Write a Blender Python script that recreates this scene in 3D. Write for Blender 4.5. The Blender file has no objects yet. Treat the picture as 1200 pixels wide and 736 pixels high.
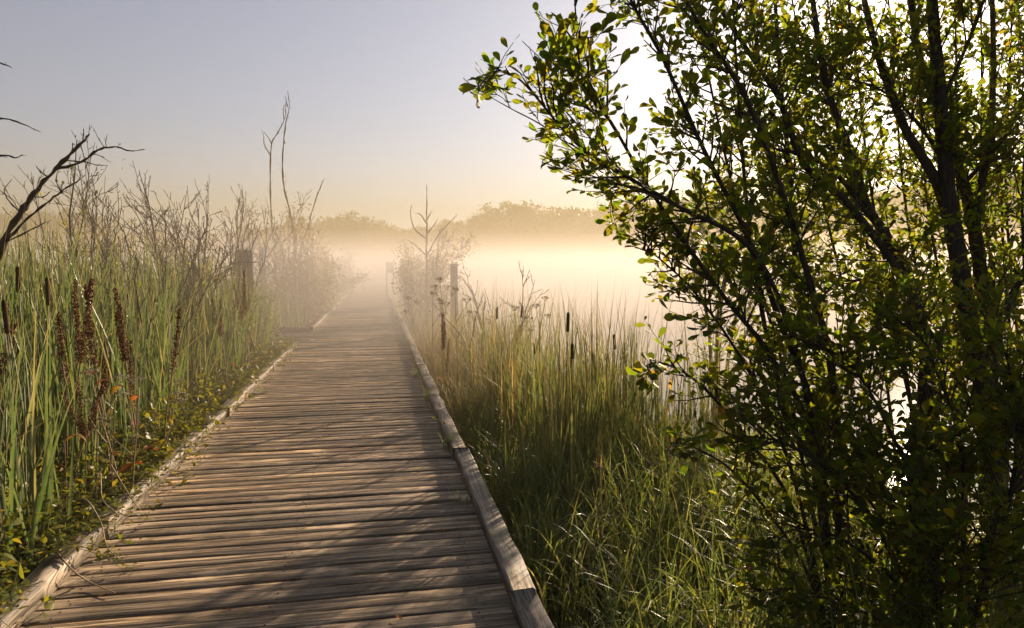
import bpy, math
import numpy as np
from mathutils import Vector

sc = bpy.context.scene
COL = sc.collection
RNG = np.random.default_rng(7)
rad = math.radians

# ------------------------------------------------------------------ camera
FPX, EYE, YAW, PITCH = 800.0, 1.6, rad(-11.17), rad(-4.0)
_a = math.pi / 2 + PITCH
_Rx = np.array([[1, 0, 0], [0, math.cos(_a), -math.sin(_a)], [0, math.sin(_a), math.cos(_a)]])
_Rz = np.array([[math.cos(YAW), -math.sin(YAW), 0], [math.sin(YAW), math.cos(YAW), 0], [0, 0, 1]])
CM = _Rz @ _Rx
CP = np.array([0, 0, EYE])

def P(px, py, d):
    """a world point at depth d (metres along the view axis)"""
    return CP + CM @ (np.array([(px - 600) / FPX, -(py - 368) / FPX, -1.0]) * d)

def G(px, py, z=0.0):
    d = CM @ np.array([(px - 600) / FPX, -(py - 368) / FPX, -1.0])
    return CP + d * ((z - EYE) / d[2])

def proj(p):
    c = (np.atleast_2d(p) - CP) @ CM
    return 600 + FPX * c[:, 0] / -c[:, 2], 368 - FPX * c[:, 1] / -c[:, 2], -c[:, 2]

cam = bpy.data.cameras.new('camera')
cam.sensor_width = 36; cam.lens = 24.0; cam.clip_end = 3000; cam.clip_start = 0.05
co = bpy.data.objects.new('camera', cam); COL.objects.link(co)
co.location = CP; co.rotation_euler = (_a, 0, YAW)
sc.camera = co

# ------------------------------------------------------------------ render / light
sc.render.resolution_x, sc.render.resolution_y = 1024, 628
sc.view_settings.view_transform = 'Standard'; sc.view_settings.look = 'None'
sc.view_settings.exposure = 2.25; sc.view_settings.gamma = 1
sc.view_settings.use_curve_mapping = False
cy = sc.cycles
cy.use_denoising = True
cy.denoiser = 'OPENIMAGEDENOISE'
cy.denoising_input_passes = 'RGB_ALBEDO_NORMAL'
cy.max_bounces = 6; cy.diffuse_bounces = 3; cy.glossy_bounces = 2
cy.transmission_bounces = 4; cy.volume_bounces = 1; cy.transparent_max_bounces = 8
cy.sample_clamp_indirect = 6.0
cy.use_adaptive_sampling = True; cy.adaptive_threshold = 0.012
cy.caustics_reflective = False; cy.caustics_refractive = False

SUN_DIR = CM @ np.array([(1087 - 600) / FPX, -(22 - 368) / FPX, -1.0])
SUN_DIR /= np.linalg.norm(SUN_DIR)
SUN_EL = math.asin(SUN_DIR[2]); SUN_AZ = math.atan2(SUN_DIR[0], SUN_DIR[1])

w = bpy.data.worlds.new('World'); sc.world = w; w.use_nodes = True
nt = w.node_tree
sky = nt.nodes.new('ShaderNodeTexSky'); sky.sky_type = 'NISHITA'; sky.sun_disc = False
sky.sun_elevation = SUN_EL; sky.sun_rotation = SUN_AZ
sky.air_density = 0.39; sky.dust_density = 0.45; sky.ozone_density = 0.3
bg = nt.nodes['Background']; bg.inputs['Strength'].default_value = 0.05
nt.links.new(sky.outputs[0], bg.inputs['Color'])

sl = bpy.data.lights.new('sun_lamp', 'SUN'); sl.energy = 5.0; sl.angle = rad(0.5); sl.color = (1.0, 0.78, 0.55)
so = bpy.data.objects.new('sun_lamp', sl); COL.objects.link(so)
so.rotation_euler = Vector(SUN_DIR).to_track_quat('Z', 'Y').to_euler()

# ------------------------------------------------------------------ materials
def mat(name):
    m = bpy.data.materials.new(name); m.use_nodes = True
    for n in list(m.node_tree.nodes): m.node_tree.nodes.remove(n)
    out = m.node_tree.nodes.new('ShaderNodeOutputMaterial')
    return m, m.node_tree, out

def N(t, kind, **kw):
    n = t.nodes.new(kind)
    for k, v in kw.items():
        if k[:3] == 'in_':
            n.inputs[int(k[3:]) if k[3:].isdigit() else k[3:].replace('_', ' ')].default_value = v
        else: setattr(n, k, v)
    return n

def ramp(t, src, stops, interp='LINEAR'):
    r = t.nodes.new('ShaderNodeValToRGB'); r.color_ramp.interpolation = interp
    e = r.color_ramp.elements
    while len(e) < len(stops): e.new(0.5)
    for el, (p, c) in zip(e, stops):
        el.position = p; el.color = (*c, 1) if len(c) == 3 else c
    t.links.new(src, r.inputs[0]); return r.outputs[0]

def mixc(t, fac, a, b, mode='MIX'):
    n = t.nodes.new('ShaderNodeMix'); n.data_type = 'RGBA'; n.blend_type = mode
    for i, v in ((0, fac), (6, a), (7, b)):
        if hasattr(v, 'is_output'): t.links.new(v, n.inputs[i])
        else: n.inputs[i].default_value = (*v, 1) if isinstance(v, tuple) else v
    return n.outputs[2]

def noise(t, scale, detail=4, rough=0.55, vec=None, stretch=None):
    tc = t.nodes.new('ShaderNodeTexCoord')
    src = tc.outputs['Object'] if vec is None else vec
    if stretch:
        mp = N(t, 'ShaderNodeMapping'); mp.inputs['Scale'].default_value = stretch
        t.links.new(src, mp.inputs[0]); src = mp.outputs[0]
    n = N(t, 'ShaderNodeTexNoise'); n.inputs['Scale'].default_value = scale
    n.inputs['Detail'].default_value = detail; n.inputs['Roughness'].default_value = rough
    t.links.new(src, n.inputs['Vector']); return n.outputs['Fac']

def leafy(name, stops, trans=0.45, boost=(1.6, 1.5, 0.7), rough=0.45, spec=0.35, tip=None, tipfrom=0.6):
    """plant blade / leaf: colour differs per blade (random per island), light comes through from behind"""
    m, t, out = mat(name)
    geo = N(t, 'ShaderNodeNewGeometry')
    c = ramp(t, geo.outputs['Random Per Island'], stops)
    nz = noise(t, 14.0, 3)
    c = mixc(t, ramp(t, nz, [(0.35, (0, 0, 0)), (0.7, (0.35, 0.35, 0.35))]), c, stops[-1][1])
    if tip:
        at = N(t, 'ShaderNodeAttribute', attribute_name='along')
        f = ramp(t, at.outputs['Fac'], [(tipfrom, (0, 0, 0)), (1.0, (1, 1, 1))])
        c = mixc(t, f, c, tip)
    bs = N(t, 'ShaderNodeBsdfPrincipled'); bs.inputs['Roughness'].default_value = rough
    bs.inputs['Specular IOR Level'].default_value = spec
    t.links.new(c, bs.inputs['Base Color'])
    tr = N(t, 'ShaderNodeBsdfTranslucent')
    t.links.new(mixc(t, 1.0, c, boost, 'MULTIPLY'), tr.inputs['Color'])
    mx = N(t, 'ShaderNodeMixShader', in_0=trans)
    t.links.new(bs.outputs[0], mx.inputs[1]); t.links.new(tr.outputs[0], mx.inputs[2])
    t.links.new(mx.outputs[0], out.inputs['Surface'])
    return m

def solid(name, stops, rough=0.8, spec=0.25, scale=20, stretch=None, bump=0.0, bscale=60):
    m, t, out = mat(name)
    c = ramp(t, noise(t, scale, 5, 0.6, stretch=stretch), stops)
    geo = N(t, 'ShaderNodeNewGeometry')
    v = ramp(t, geo.outputs['Random Per Island'], [(0, (0.75, 0.75, 0.75)), (1, (1.15, 1.15, 1.15))])
    c = mixc(t, 1.0, c, v, 'MULTIPLY')
    bs = N(t, 'ShaderNodeBsdfPrincipled'); bs.inputs['Roughness'].default_value = rough
    bs.inputs['Specular IOR Level'].default_value = spec
    t.links.new(c, bs.inputs['Base Color'])
    if bump:
        b = N(t, 'ShaderNodeBump'); b.inputs['Strength'].default_value = bump; b.inputs['Distance'].default_value = 0.01
        t.links.new(noise(t, bscale, 5, 0.65, stretch=stretch), b.inputs['Height'])
        t.links.new(b.outputs[0], bs.inputs['Normal'])
    t.links.new(bs.outputs[0], out.inputs['Surface'])
    return m

def wood(name, axis, dark, mid, light):
    """weathered timber with grain along one axis, cracks and pale worn patches"""
    m, t, out = mat(name)
    geo = N(t, 'ShaderNodeNewGeometry')
    tc = N(t, 'ShaderNodeTexCoord')
    off = N(t, 'ShaderNodeVectorMath', operation='SCALE'); 
    cmb = N(t, 'ShaderNodeCombineXYZ')
    for i in range(3): t.links.new(geo.outputs['Random Per Island'], cmb.inputs[i])
    t.links.new(cmb.outputs[0], off.inputs[0]); off.inputs['Scale'].default_value = 37.0
    add = N(t, 'ShaderNodeVectorMath', operation='ADD')
    t.links.new(tc.outputs['Object'], add.inputs[0]); t.links.new(off.outputs[0], add.inputs[1])
    st = (1.2, 26, 26) if axis == 'x' else (26, 1.2, 26)
    st2 = (5, 90, 90) if axis == 'x' else (90, 5, 90)
    grain = noise(t, 1.6, 6, 0.62, vec=add.outputs[0], stretch=st)
    fine = noise(t, 1.5, 5, 0.7, vec=add.outputs[0], stretch=st2)
    blot = noise(t, 2.2, 5, 0.6, vec=add.outputs[0], stretch=(1, 2.5, 1) if axis == 'x' else (2.5, 1, 1))
    c = ramp(t, grain, [(0.40, dark), (0.5, mid), (0.62, light)])
    c = mixc(t, ramp(t, fine, [(0.36, (0.85, 0.85, 0.85)), (0.47, (0, 0, 0))]), c, tuple(x * 0.35 for x in dark))
    c = mixc(t, ramp(t, blot, [(0.57, (0, 0, 0)), (0.66, (0.7, 0.7, 0.7))]), c, tuple(min(1, x * 1.45) for x in light))
    v = ramp(t, geo.outputs['Random Per Island'], [(0, (0.48, 0.47, 0.46)), (0.2, (0.95, 0.92, 0.88)), (0.38, (0.68, 0.66, 0.64)), (0.55, (1.05, 1.0, 0.92)), (0.7, (0.75, 0.75, 0.75)), (0.86, (1.15, 1.08, 0.96)), (1, (1.5, 1.36, 1.15))])
    c = mixc(t, 1.0, c, v, 'MULTIPLY')
    stain = noise(t, 0.9 if axis == 'x' else 6.0, 5, 0.65)
    c = mixc(t, ramp(t, stain, [(0.52, (0, 0, 0)), (0.66, (0.6, 0.6, 0.6))]), c, (0.075, 0.068, 0.035))
    bs = N(t, 'ShaderNodeBsdfPrincipled')
    t.links.new(c, bs.inputs['Base Color'])
    t.links.new(ramp(t, grain, [(0.3, (0.5, 0.5, 0.5)), (0.7, (0.72, 0.72, 0.72))]), bs.inputs['Roughness'])
    bs.inputs['Specular IOR Level'].default_value = 0.35
    ad = N(t, 'ShaderNodeMath', operation='ADD'); t.links.new(grain, ad.inputs[0]); t.links.new(fine, ad.inputs[1])
    b = N(t, 'ShaderNodeBump'); b.inputs['Strength'].default_value = 0.8 if axis == 'x' else 0.5; b.inputs['Distance'].default_value = 0.006
    t.links.new(ad.outputs[0], b.inputs['Height']); t.links.new(b.outputs[0], bs.inputs['Normal'])
    t.links.new(bs.outputs[0], out.inputs['Surface'])
    return m

def volume(name, color, dens, aniso):
    m, t, out = mat(name)
    v = N(t, 'ShaderNodeVolumePrincipled')
    v.inputs['Color'].default_value = (*color, 1); v.inputs['Density'].default_value = dens
    v.inputs['Anisotropy'].default_value = aniso
    v.inputs['Density Attribute'].default_value = ''; v.inputs['Color Attribute'].default_value = ''
    v.inputs['Temperature Attribute'].default_value = ''
    t.links.new(v.outputs[0], out.inputs['Volume'])
    return m

M = {}
M['plank'] = wood('plank_wood', 'x', (0.06, 0.041, 0.025), (0.20, 0.143, 0.09), (0.44, 0.335, 0.225))
M['kerb'] = wood('kerb_wood', 'y', (0.06, 0.05, 0.04), (0.20, 0.17, 0.135), (0.36, 0.31, 0.25))
M['post'] = solid('post_wood', [(0.3, (0.10, 0.092, 0.085)), (0.5, (0.16, 0.15, 0.14)), (0.7, (0.24, 0.225, 0.2))], 0.85, 0.2, 5, (9, 9, .8), 0.8, 20)
M['reed'] = leafy('reed_leaf', [(0, (0.055, 0.105, 0.032)), (0.5, (0.07, 0.12, 0.042)), (0.84, (0.10, 0.135, 0.052)), (0.95, (0.18, 0.16, 0.08)), (1, (0.28, 0.22, 0.13))], 0.40, (1.45, 1.55, 0.85), 0.36, 0.6, tip=(0.26, 0.2, 0.11), tipfrom=0.82)
M['reedtan'] = leafy('dry_reed_leaf', [(0, (0.10, 0.12, 0.035)), (0.35, (0.15, 0.15, 0.05)), (0.7, (0.25, 0.2, 0.09)), (1, (0.38, 0.29, 0.16))], 0.45, (1.4, 1.25, 0.8), 0.5, 0.35, tip=(0.36, 0.27, 0.15), tipfrom=0.6)
M['reedlake'] = leafy('lakeside_reed', [(0, (0.08, 0.11, 0.03)), (0.5, (0.10, 0.13, 0.04)), (0.78, (0.15, 0.15, 0.055)), (0.92, (0.28, 0.2, 0.10)), (1, (0.32, 0.25, 0.14))], 0.42, (1.4, 1.35, 0.8), 0.4, 0.5, tip=(0.30, 0.23, 0.13), tipfrom=0.8)
M['reedbroad'] = leafy('cattail_leaf', [(0, (0.06, 0.10, 0.03)), (0.6, (0.085, 0.125, 0.04)), (0.85, (0.13, 0.145, 0.05)), (0.95, (0.26, 0.17, 0.08)), (1, (0.3, 0.2, 0.11))], 0.42, (1.7, 1.7, 0.8), 0.38, 0.5, tip=(0.24, 0.18, 0.09), tipfrom=0.85)
M['grass'] = leafy('wet_grass', [(0, (0.06, 0.105, 0.028)), (0.4, (0.085, 0.135, 0.035)), (0.8, (0.13, 0.15, 0.045)), (0.93, (0.22, 0.185, 0.08)), (1, (0.34, 0.27, 0.14))], 0.5, (1.8, 1.8, 0.8), 0.38, 0.5)
M['herb'] = leafy('herb_leaf', [(0, (0.05, 0.08, 0.013)), (0.5, (0.085, 0.115, 0.018)), (0.85, (0.14, 0.15, 0.025)), (1, (0.26, 0.19, 0.04))], 0.45, (1.9, 1.7, 0.6))
M['leaf'] = leafy('shrub_leaf', [(0, (0.030, 0.056, 0.011)), (0.5, (0.044, 0.076, 0.014)), (0.95, (0.07, 0.10, 0.018)), (0.995, (0.11, 0.11, 0.02)), (1, (0.2, 0.08, 0.02))], 0.6, (3.3, 3.4, 0.75), 0.55, 0.2)
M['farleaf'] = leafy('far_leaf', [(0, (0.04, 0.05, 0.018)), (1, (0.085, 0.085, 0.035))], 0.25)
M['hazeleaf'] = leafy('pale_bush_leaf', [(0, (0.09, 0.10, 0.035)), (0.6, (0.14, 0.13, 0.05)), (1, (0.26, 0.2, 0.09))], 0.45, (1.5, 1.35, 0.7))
M['redleaf'] = leafy('autumn_leaf', [(0, (0.24, 0.04, 0.016)), (0.5, (0.30, 0.09, 0.025)), (1, (0.17, 0.10, 0.03))], 0.5, (1.6, 1.3, 0.8))
M['yellowleaf'] = leafy('yellowing_leaf', [(0, (0.25, 0.21, 0.035)), (0.6, (0.29, 0.17, 0.03)), (1, (0.15, 0.11, 0.03))], 0.5, (1.6, 1.4, 0.7))
M['bark'] = solid('dark_bark', [(0.3, (0.028, 0.021, 0.015)), (0.7, (0.085, 0.065, 0.045))], 0.9, 0.2, 18, (4, 4, 1), 0.9, 45)
M['twig'] = solid('twig_bark', [(0.3, (0.04, 0.026, 0.016)), (0.7, (0.09, 0.055, 0.03))], 0.7, 0.3, 12)
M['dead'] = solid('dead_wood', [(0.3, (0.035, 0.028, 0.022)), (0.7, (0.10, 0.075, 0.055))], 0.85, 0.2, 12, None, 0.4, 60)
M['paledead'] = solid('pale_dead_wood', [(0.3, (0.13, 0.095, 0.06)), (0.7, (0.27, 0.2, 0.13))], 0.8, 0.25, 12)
M['dock'] = solid('dock_seed', [(0.3, (0.11, 0.04, 0.017)), (0.7, (0.25, 0.095, 0.04))], 0.8, 0.2, 30)
M['dockstem'] = solid('dock_stem', [(0.3, (0.13, 0.06, 0.035)), (0.7, (0.2, 0.11, 0.06))], 0.6, 0.3, 12)
M['spike'] = solid('cattail_spike', [(0.3, (0.05, 0.026, 0.012)), (0.7, (0.10, 0.052, 0.024))], 0.95, 0.1, 160, None, 0.6, 500)
M['stem'] = solid('green_stem', [(0.3, (0.10, 0.12, 0.04)), (0.7, (0.17, 0.165, 0.07))], 0.5, 0.4, 12)
M['strawstem'] = solid('straw_stem', [(0.3, (0.16, 0.105, 0.06)), (0.7, (0.30, 0.21, 0.12))], 0.6, 0.3, 12)
M['umbel'] = solid('umbel_seed', [(0.3, (0.24, 0.2, 0.13)), (0.7, (0.4, 0.36, 0.26))], 0.8, 0.2, 60)
M['petal'] = solid('white_petal', [(0.3, (0.6, 0.58, 0.52)), (0.7, (0.75, 0.73, 0.68))], 0.6, 0.3, 30)
M['berry'] = solid('red_berry', [(0.3, (0.4, 0.02, 0.015)), (0.7, (0.5, 0.05, 0.02))], 0.3, 0.5, 30)
M['signwood'] = solid('far_sign_wood', [(0.3, (0.07, 0.055, 0.04)), (0.7, (0.13, 0.10, 0.075))], 0.8, 0.2, 8)
M['nail'] = solid('rusty_nail', [(0.3, (0.025, 0.018, 0.013)), (0.7, (0.06, 0.035, 0.02))], 0.7, 0.4, 40)
M['mud'] = solid('marsh_mud', [(0.25, (0.02, 0.017, 0.01)), (0.5, (0.045, 0.04, 0.018)), (0.75, (0.075, 0.065, 0.03))], 0.95, 0.15, 1.3, None, 0.8, 14)
M['far_ground'] = M['mud']
def water_mat():
    m, t, out = mat('lake_water')
    bs = N(t, 'ShaderNodeBsdfPrincipled'); bs.inputs['Base Color'].default_value = (0.03, 0.035, 0.03, 1)
    bs.inputs['Roughness'].default_value = 0.06; bs.inputs['Specular IOR Level'].default_value = 0.5
    b = N(t, 'ShaderNodeBump'); b.inputs['Strength'].default_value = 0.12; b.inputs['Distance'].default_value = 0.02
    t.links.new(noise(t, 1.5, 3, 0.5, stretch=(1, 2.2, 1)), b.inputs['Height']); t.links.new(b.outputs[0], bs.inputs['Normal'])
    t.links.new(bs.outputs[0], out.inputs['Surface']); return m
M['water'] = water_mat()
M['haze'] = volume('haze_air', (0.272, 0.249, 0.152), 0.0053, 0.28)
M['mist'] = volume('mist_air', (0.58, 0.585, 0.63), 0.034, 0.32)

M['thinmist'] = volume('thin_mist_air', (0.55, 0.48, 0.40), 0.022, 0.4)
M['wisp'] = volume('steam_air', (0.62, 0.61, 0.62), 0.0035, 0.25)

# ------------------------------------------------------------------ mesh helpers
class MB:
    def __init__(s): s.V = []; s.F = []; s.A = []; s.n = 0
    def add(s, V, F, along=None):
        """F: list of int arrays (M,k)"""
        V = np.asarray(V, float).reshape(-1, 3)
        for f in (F if isinstance(F, list) else [F]):
            f = np.asarray(f, np.int64)
            if len(f): s.F.append(f + s.n)
        s.V.append(V); s.A.append(np.zeros(len(V)) if along is None else np.asarray(along, float).ravel())
        s.n += len(V)
    def box(s, lo, hi, bev=0.0):
        lo, hi = np.array(lo, float), np.array(hi, float)
        V = np.array([[(lo, hi)[i][0], (lo, hi)[j][1], (lo, hi)[k][2]] for i in (0, 1) for j in (0, 1) for k in (0, 1)])
        s.add(V, [[[0, 1, 3, 2], [4, 6, 7, 5], [0, 4, 5, 1], [2, 3, 7, 6], [0, 2, 6, 4], [1, 5, 7, 3]]])
    def tube(s, pts, r, sides=6, cap=True, rough=0.0):
        pts = np.asarray(pts, float); K = len(pts)
        r = np.broadcast_to(np.asarray(r, float), (K,))
        if rough:
            g_ = np.random.default_rng(K * 7 + 3); r = r * np.clip(1 + g_.normal(0, rough, K), .7, 1.6); pts = pts + g_.normal(0, 1, (K, 3)) * (r * rough * 1.3)[:, None]
        tg = np.gradient(pts, axis=0); tg /= np.linalg.norm(tg, axis=1)[:, None] + 1e-9
        mean = tg.mean(0); ref = np.eye(3)[np.argmin(np.abs(mean))]
        u = np.cross(tg, ref); u /= np.linalg.norm(u, axis=1)[:, None] + 1e-9
        v = np.cross(tg, u)
        an = np.arange(sides) * 2 * math.pi / sides
        V = pts[:, None] + r[:, None, None] * (np.cos(an)[None, :, None] * u[:, None] + np.sin(an)[None, :, None] * v[:, None])
        k = np.arange(K - 1)[:, None] * sides; j = np.arange(sides)[None]; j2 = (j + 1) % sides
        F = np.stack([k + j, k + j2, k + sides + j2, k + sides + j], -1).reshape(-1, 4)
        fs = [F]
        if cap: fs += [np.arange(sides)[None, ::-1], ((K - 1) * sides + np.arange(sides))[None]]
        s.add(V, fs, np.repeat(np.linspace(0, 1, K), sides))
    def build(s, name, m, parent=None, smooth=True, loc=None):
        me = bpy.data.meshes.new(name)
        V = np.concatenate(s.V) if s.V else np.zeros((0, 3))
        if loc is not None: V = V - np.asarray(loc)
        me.vertices.add(len(V)); me.vertices.foreach_set('co', V.astype(np.float32).ravel())
        li = np.concatenate([f.ravel() for f in s.F]); ls = np.concatenate([np.full(len(f), f.shape[1]) for f in s.F])
        me.loops.add(len(li)); me.loops.foreach_set('vertex_index', li.astype(np.int32))
        st = np.concatenate([[0], np.cumsum(ls)[:-1]])
        me.polygons.add(len(ls)); me.polygons.foreach_set('loop_start', st.astype(np.int32))
        if smooth: me.polygons.foreach_set('use_smooth', np.ones(len(ls), bool))
        a = me.attributes.new('along', 'FLOAT', 'POINT'); a.data.foreach_set('value', np.concatenate(s.A).astype(np.float32))
        me.update(calc_edges=True); me.materials.append(m)
        o = bpy.data.objects.new(name, me); COL.objects.link(o)
        if parent: o.parent = parent
        return o

def tag(o, label=None, cat=None, group=None, kind=None):
    for k, v in (('label', label), ('category', cat), ('group', group), ('kind', kind)):
        if v: o[k] = v
    return o
def empty(name, loc, label=None, cat=None, group=None):
    o = bpy.data.objects.new(name, None); COL.objects.link(o); o.location = loc; o.empty_display_size = 0.1
    return tag(o, label, cat, group)
KIDS = {}
def copy_tree(o, parent=None):
    c = o.copy(); COL.objects.link(c)
    if parent: c.parent = parent
    for ch in list(o.children): copy_tree(ch, c)
    return c

def unit(v):
    v = np.asarray(v, float); return v / (np.linalg.norm(v, axis=-1, keepdims=True) + 1e-9)

def blades(mb, base, h, wd, az, lean, curl, segs=5, fold=0.0, rng=RNG, tippow=2.0, basew=0.6, twist=0.5):
    """ribbon leaves: arrays of base points, lengths, widths, azimuths, start lean and end curl (radians from vertical)"""
    n = len(base); T = np.linspace(0, 1, segs + 1)
    th = lean[:, None] + curl[:, None] * T[None] ** 1.6
    d = np.stack([np.sin(th) * np.cos(az)[:, None], np.sin(th) * np.sin(az)[:, None], np.cos(th)], -1)
    step = (h / segs)[:, None, None] * (d[:, :-1] + d[:, 1:]) / 2
    c = base[:, None] + np.concatenate([np.zeros((n, 1, 3)), np.cumsum(step, 1)], 1)
    tw = az + math.pi / 2 + rng.normal(0, twist, n)
    tws = tw[:, None] + (rng.normal(0, 0.5, n))[:, None] * T[None]
    sd = np.stack([np.cos(tws), np.sin(tws), np.zeros_like(tws)], -1)
    sd = unit(sd - (sd * d).sum(-1, keepdims=True) * d)
    prof = np.minimum(1, basew + (1 - basew) * T / 0.3) * (1 - T ** tippow) + 0.03
    hw = (wd[:, None] * prof[None] / 2)[..., None]
    if fold:
        nr = np.cross(d, sd)
        V = np.stack([c - sd * hw, c + nr * hw * fold, c + sd * hw], 2); a = 3
    else:
        V = np.stack([c - sd * hw, c + sd * hw], 2); a = 2
    k = np.arange(segs)[:, None] * a; j = np.arange(a - 1)[None]
    f = np.stack([k + j, k + j + 1, k + a + j + 1, k + a + j], -1).reshape(-1, 4)
    F = (f[None] + (np.arange(n) * (segs + 1) * a)[:, None, None]).reshape(-1, 4)
    mb.add(V, F, np.broadcast_to(T[None, :, None], (n, segs + 1, a)))
    return c

LEAF_V = np.array([[0, 0, 0], [.32, .17, .05], [.62, .27, .09], [.86, .19, .05], [1, 0, -.06], [.32, -.17, .05], [.62, -.27, .09], [.86, -.19, .05], [.32, 0, 0], [.62, 0, 0], [.86, 0, -.02]])
LEAF_T = np.array([[0, 8, 1], [3, 10, 4], [0, 5, 8], [10, 7, 4]])
LEAF_Q = np.array([[1, 8, 9, 2], [2, 9, 10, 3], [8, 5, 6, 9], [9, 6, 7, 10]])
def leaves(mb, pos, dirn, nrm, ln, wf=1.0, rng=RNG):
    n = len(pos)
    if not n: return
    x = unit(dirn); z = unit(nrm - (nrm * x).sum(-1, keepdims=True) * x); y = np.cross(z, x)
    T = LEAF_V * np.array([1, wf, 1.0])
    cup = rng.uniform(-1.2, 1.6, n)
    V = pos[:, None] + ln[:, None, None] * (T[None, :, 0:1] * x[:, None] + T[None, :, 1:2] * y[:, None] + (T[None, :, 2:3] * cup[:, None, None]) * z[:, None])
    o = (np.arange(n) * len(T))[:, None, None]
    mb.add(V, [(LEAF_T[None] + o).reshape(-1, 3), (LEAF_Q[None] + o).reshape(-1, 4)], np.broadcast_to(T[None, :, 0], (n, len(T))))

def wander(p0, d0, L, n, wig, rng, up=0.0):
    """a crooked branch path"""
    pts = [np.asarray(p0, float)]; d = unit(d0)
    for i in range(n):
        d = unit(d + rng.normal(0, wig, 3) + np.array([0, 0, up]))
        pts.append(pts[-1] + d * L / n)
    return np.array(pts)

def spline(pts, m=8):
    """Catmull-Rom through points"""
    p = np.asarray(pts, float); p = np.vstack([2 * p[0] - p[1], p, 2 * p[-1] - p[-2]]); out = []
    for i in range(1, len(p) - 2):
        for t in np.linspace(0, 1, m, endpoint=False):
            a, b, c, d = p[i - 1:i + 3]
            out.append(.5 * (2 * b + (c - a) * t + (2 * a - 5 * b + 4 * c - d) * t * t + (3 * b - a - 3 * c + d) * t ** 3))
    return np.array(out + [p[-2]])

def side_dir(tg, lo, hi, rng, up=0.0):
    r = rng.normal(0, 1, 3); r = unit(r - r.dot(tg) * tg); a = rng.uniform(lo, hi)
    return unit(tg * math.cos(a) + r * math.sin(a) + np.array([0, 0, up]))

# ------------------------------------------------------------------ the setting
XL, XR = -1.68, 0.71          # boardwalk edges
GZ, WZ = -0.34, -0.52         # marsh ground, water level

def shore_right(y): return 2.75 + 0.25 * np.sin(y * .9) + np.clip(7.5 - y, 0, 7) * .5 + np.clip(-y, 0, 400) * .1 - np.clip(y - 20, 0, 40) * .02
def shore_left(y): return -16 - 2 * np.sin(y * .13)
def ground_h(x, y):
    r = np.hypot(x, y - 60)
    inside = np.minimum(shore_right(y) - x, x - shore_left(y))
    inside = np.minimum(inside, 66 - y)
    land = np.clip(inside / 1.6, -1, 1)
    h = np.where(land > 0, WZ - .02 + (GZ - WZ + .02) * np.sqrt(np.clip(land, 0, 1)), WZ - .02 + .5 * land)
    far = np.clip((r - 150 - 14 * np.sin(np.arctan2(x, y) * 5)) / 60, 0, 1)
    h = np.where(far > 0, WZ - .5 + 7.0 * far, h)
    return h + .035 * np.sin(x * 3.1 + 1) * np.sin(y * 2.3) * (land > .3)

def make_ground():
    def axis(fine, lim, step):
        a = list(np.arange(-fine, fine + .01, step)); v = fine; s = step
        while v < lim: s *= 1.25; v += s; a += [v, -v]
        return np.array(sorted(a))
    xs = axis(8, 385, .5); ys = axis(8, 385, .5) + 6
    X, Y = np.meshgrid(xs, ys); Z = ground_h(X, Y)
    nx, ny = len(xs), len(ys)
    i = np.arange(ny - 1)[:, None] * nx; j = np.arange(nx - 1)[None]
    F = np.stack([i + j, i + j + 1, i + nx + j + 1, i + nx + j], -1).reshape(-1, 4)
    mb = MB(); mb.add(np.stack([X, Y, Z], -1), F)
    return tag(mb.build('ground', M['mud']), 'muddy marsh ground under the reeds and grass along the boardwalk', 'ground', kind='structure')
make_ground()
mb = MB(); mb.add([[-380, -380, WZ], [380, -380, WZ], [380, 380, WZ], [-380, 380, WZ]], [[[0, 1, 2, 3]]])
tag(mb.build('lake_water', M['water']), 'still pale lake water under drifting morning mist', 'lake', kind='structure')

# the haze: one closed box around everything, and the low mist lying on the lake
mb = MB(); mb.box((-395, -395, -4), (395, 395, 34))
tag(mb.build('haze', M['haze'], smooth=False), 'thin golden morning haze in the air over the marsh', 'haze', kind='stuff')
mb = MB(); mb.box((-140, 11.5, WZ + .01), (190, 215, 2.2))
tag(mb.build('mist', M['mist'], smooth=False), 'low bank of mist lying on the lake and far boardwalk', 'mist', kind='stuff')

mb = MB(); mb.box((-30, 6.5, WZ + .012), (40, 75, 2.9))
tag(mb.build('mist', M['thinmist'], smooth=False), 'thin golden mist drifting over the middle of the boardwalk', 'mist', kind='stuff')

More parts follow.
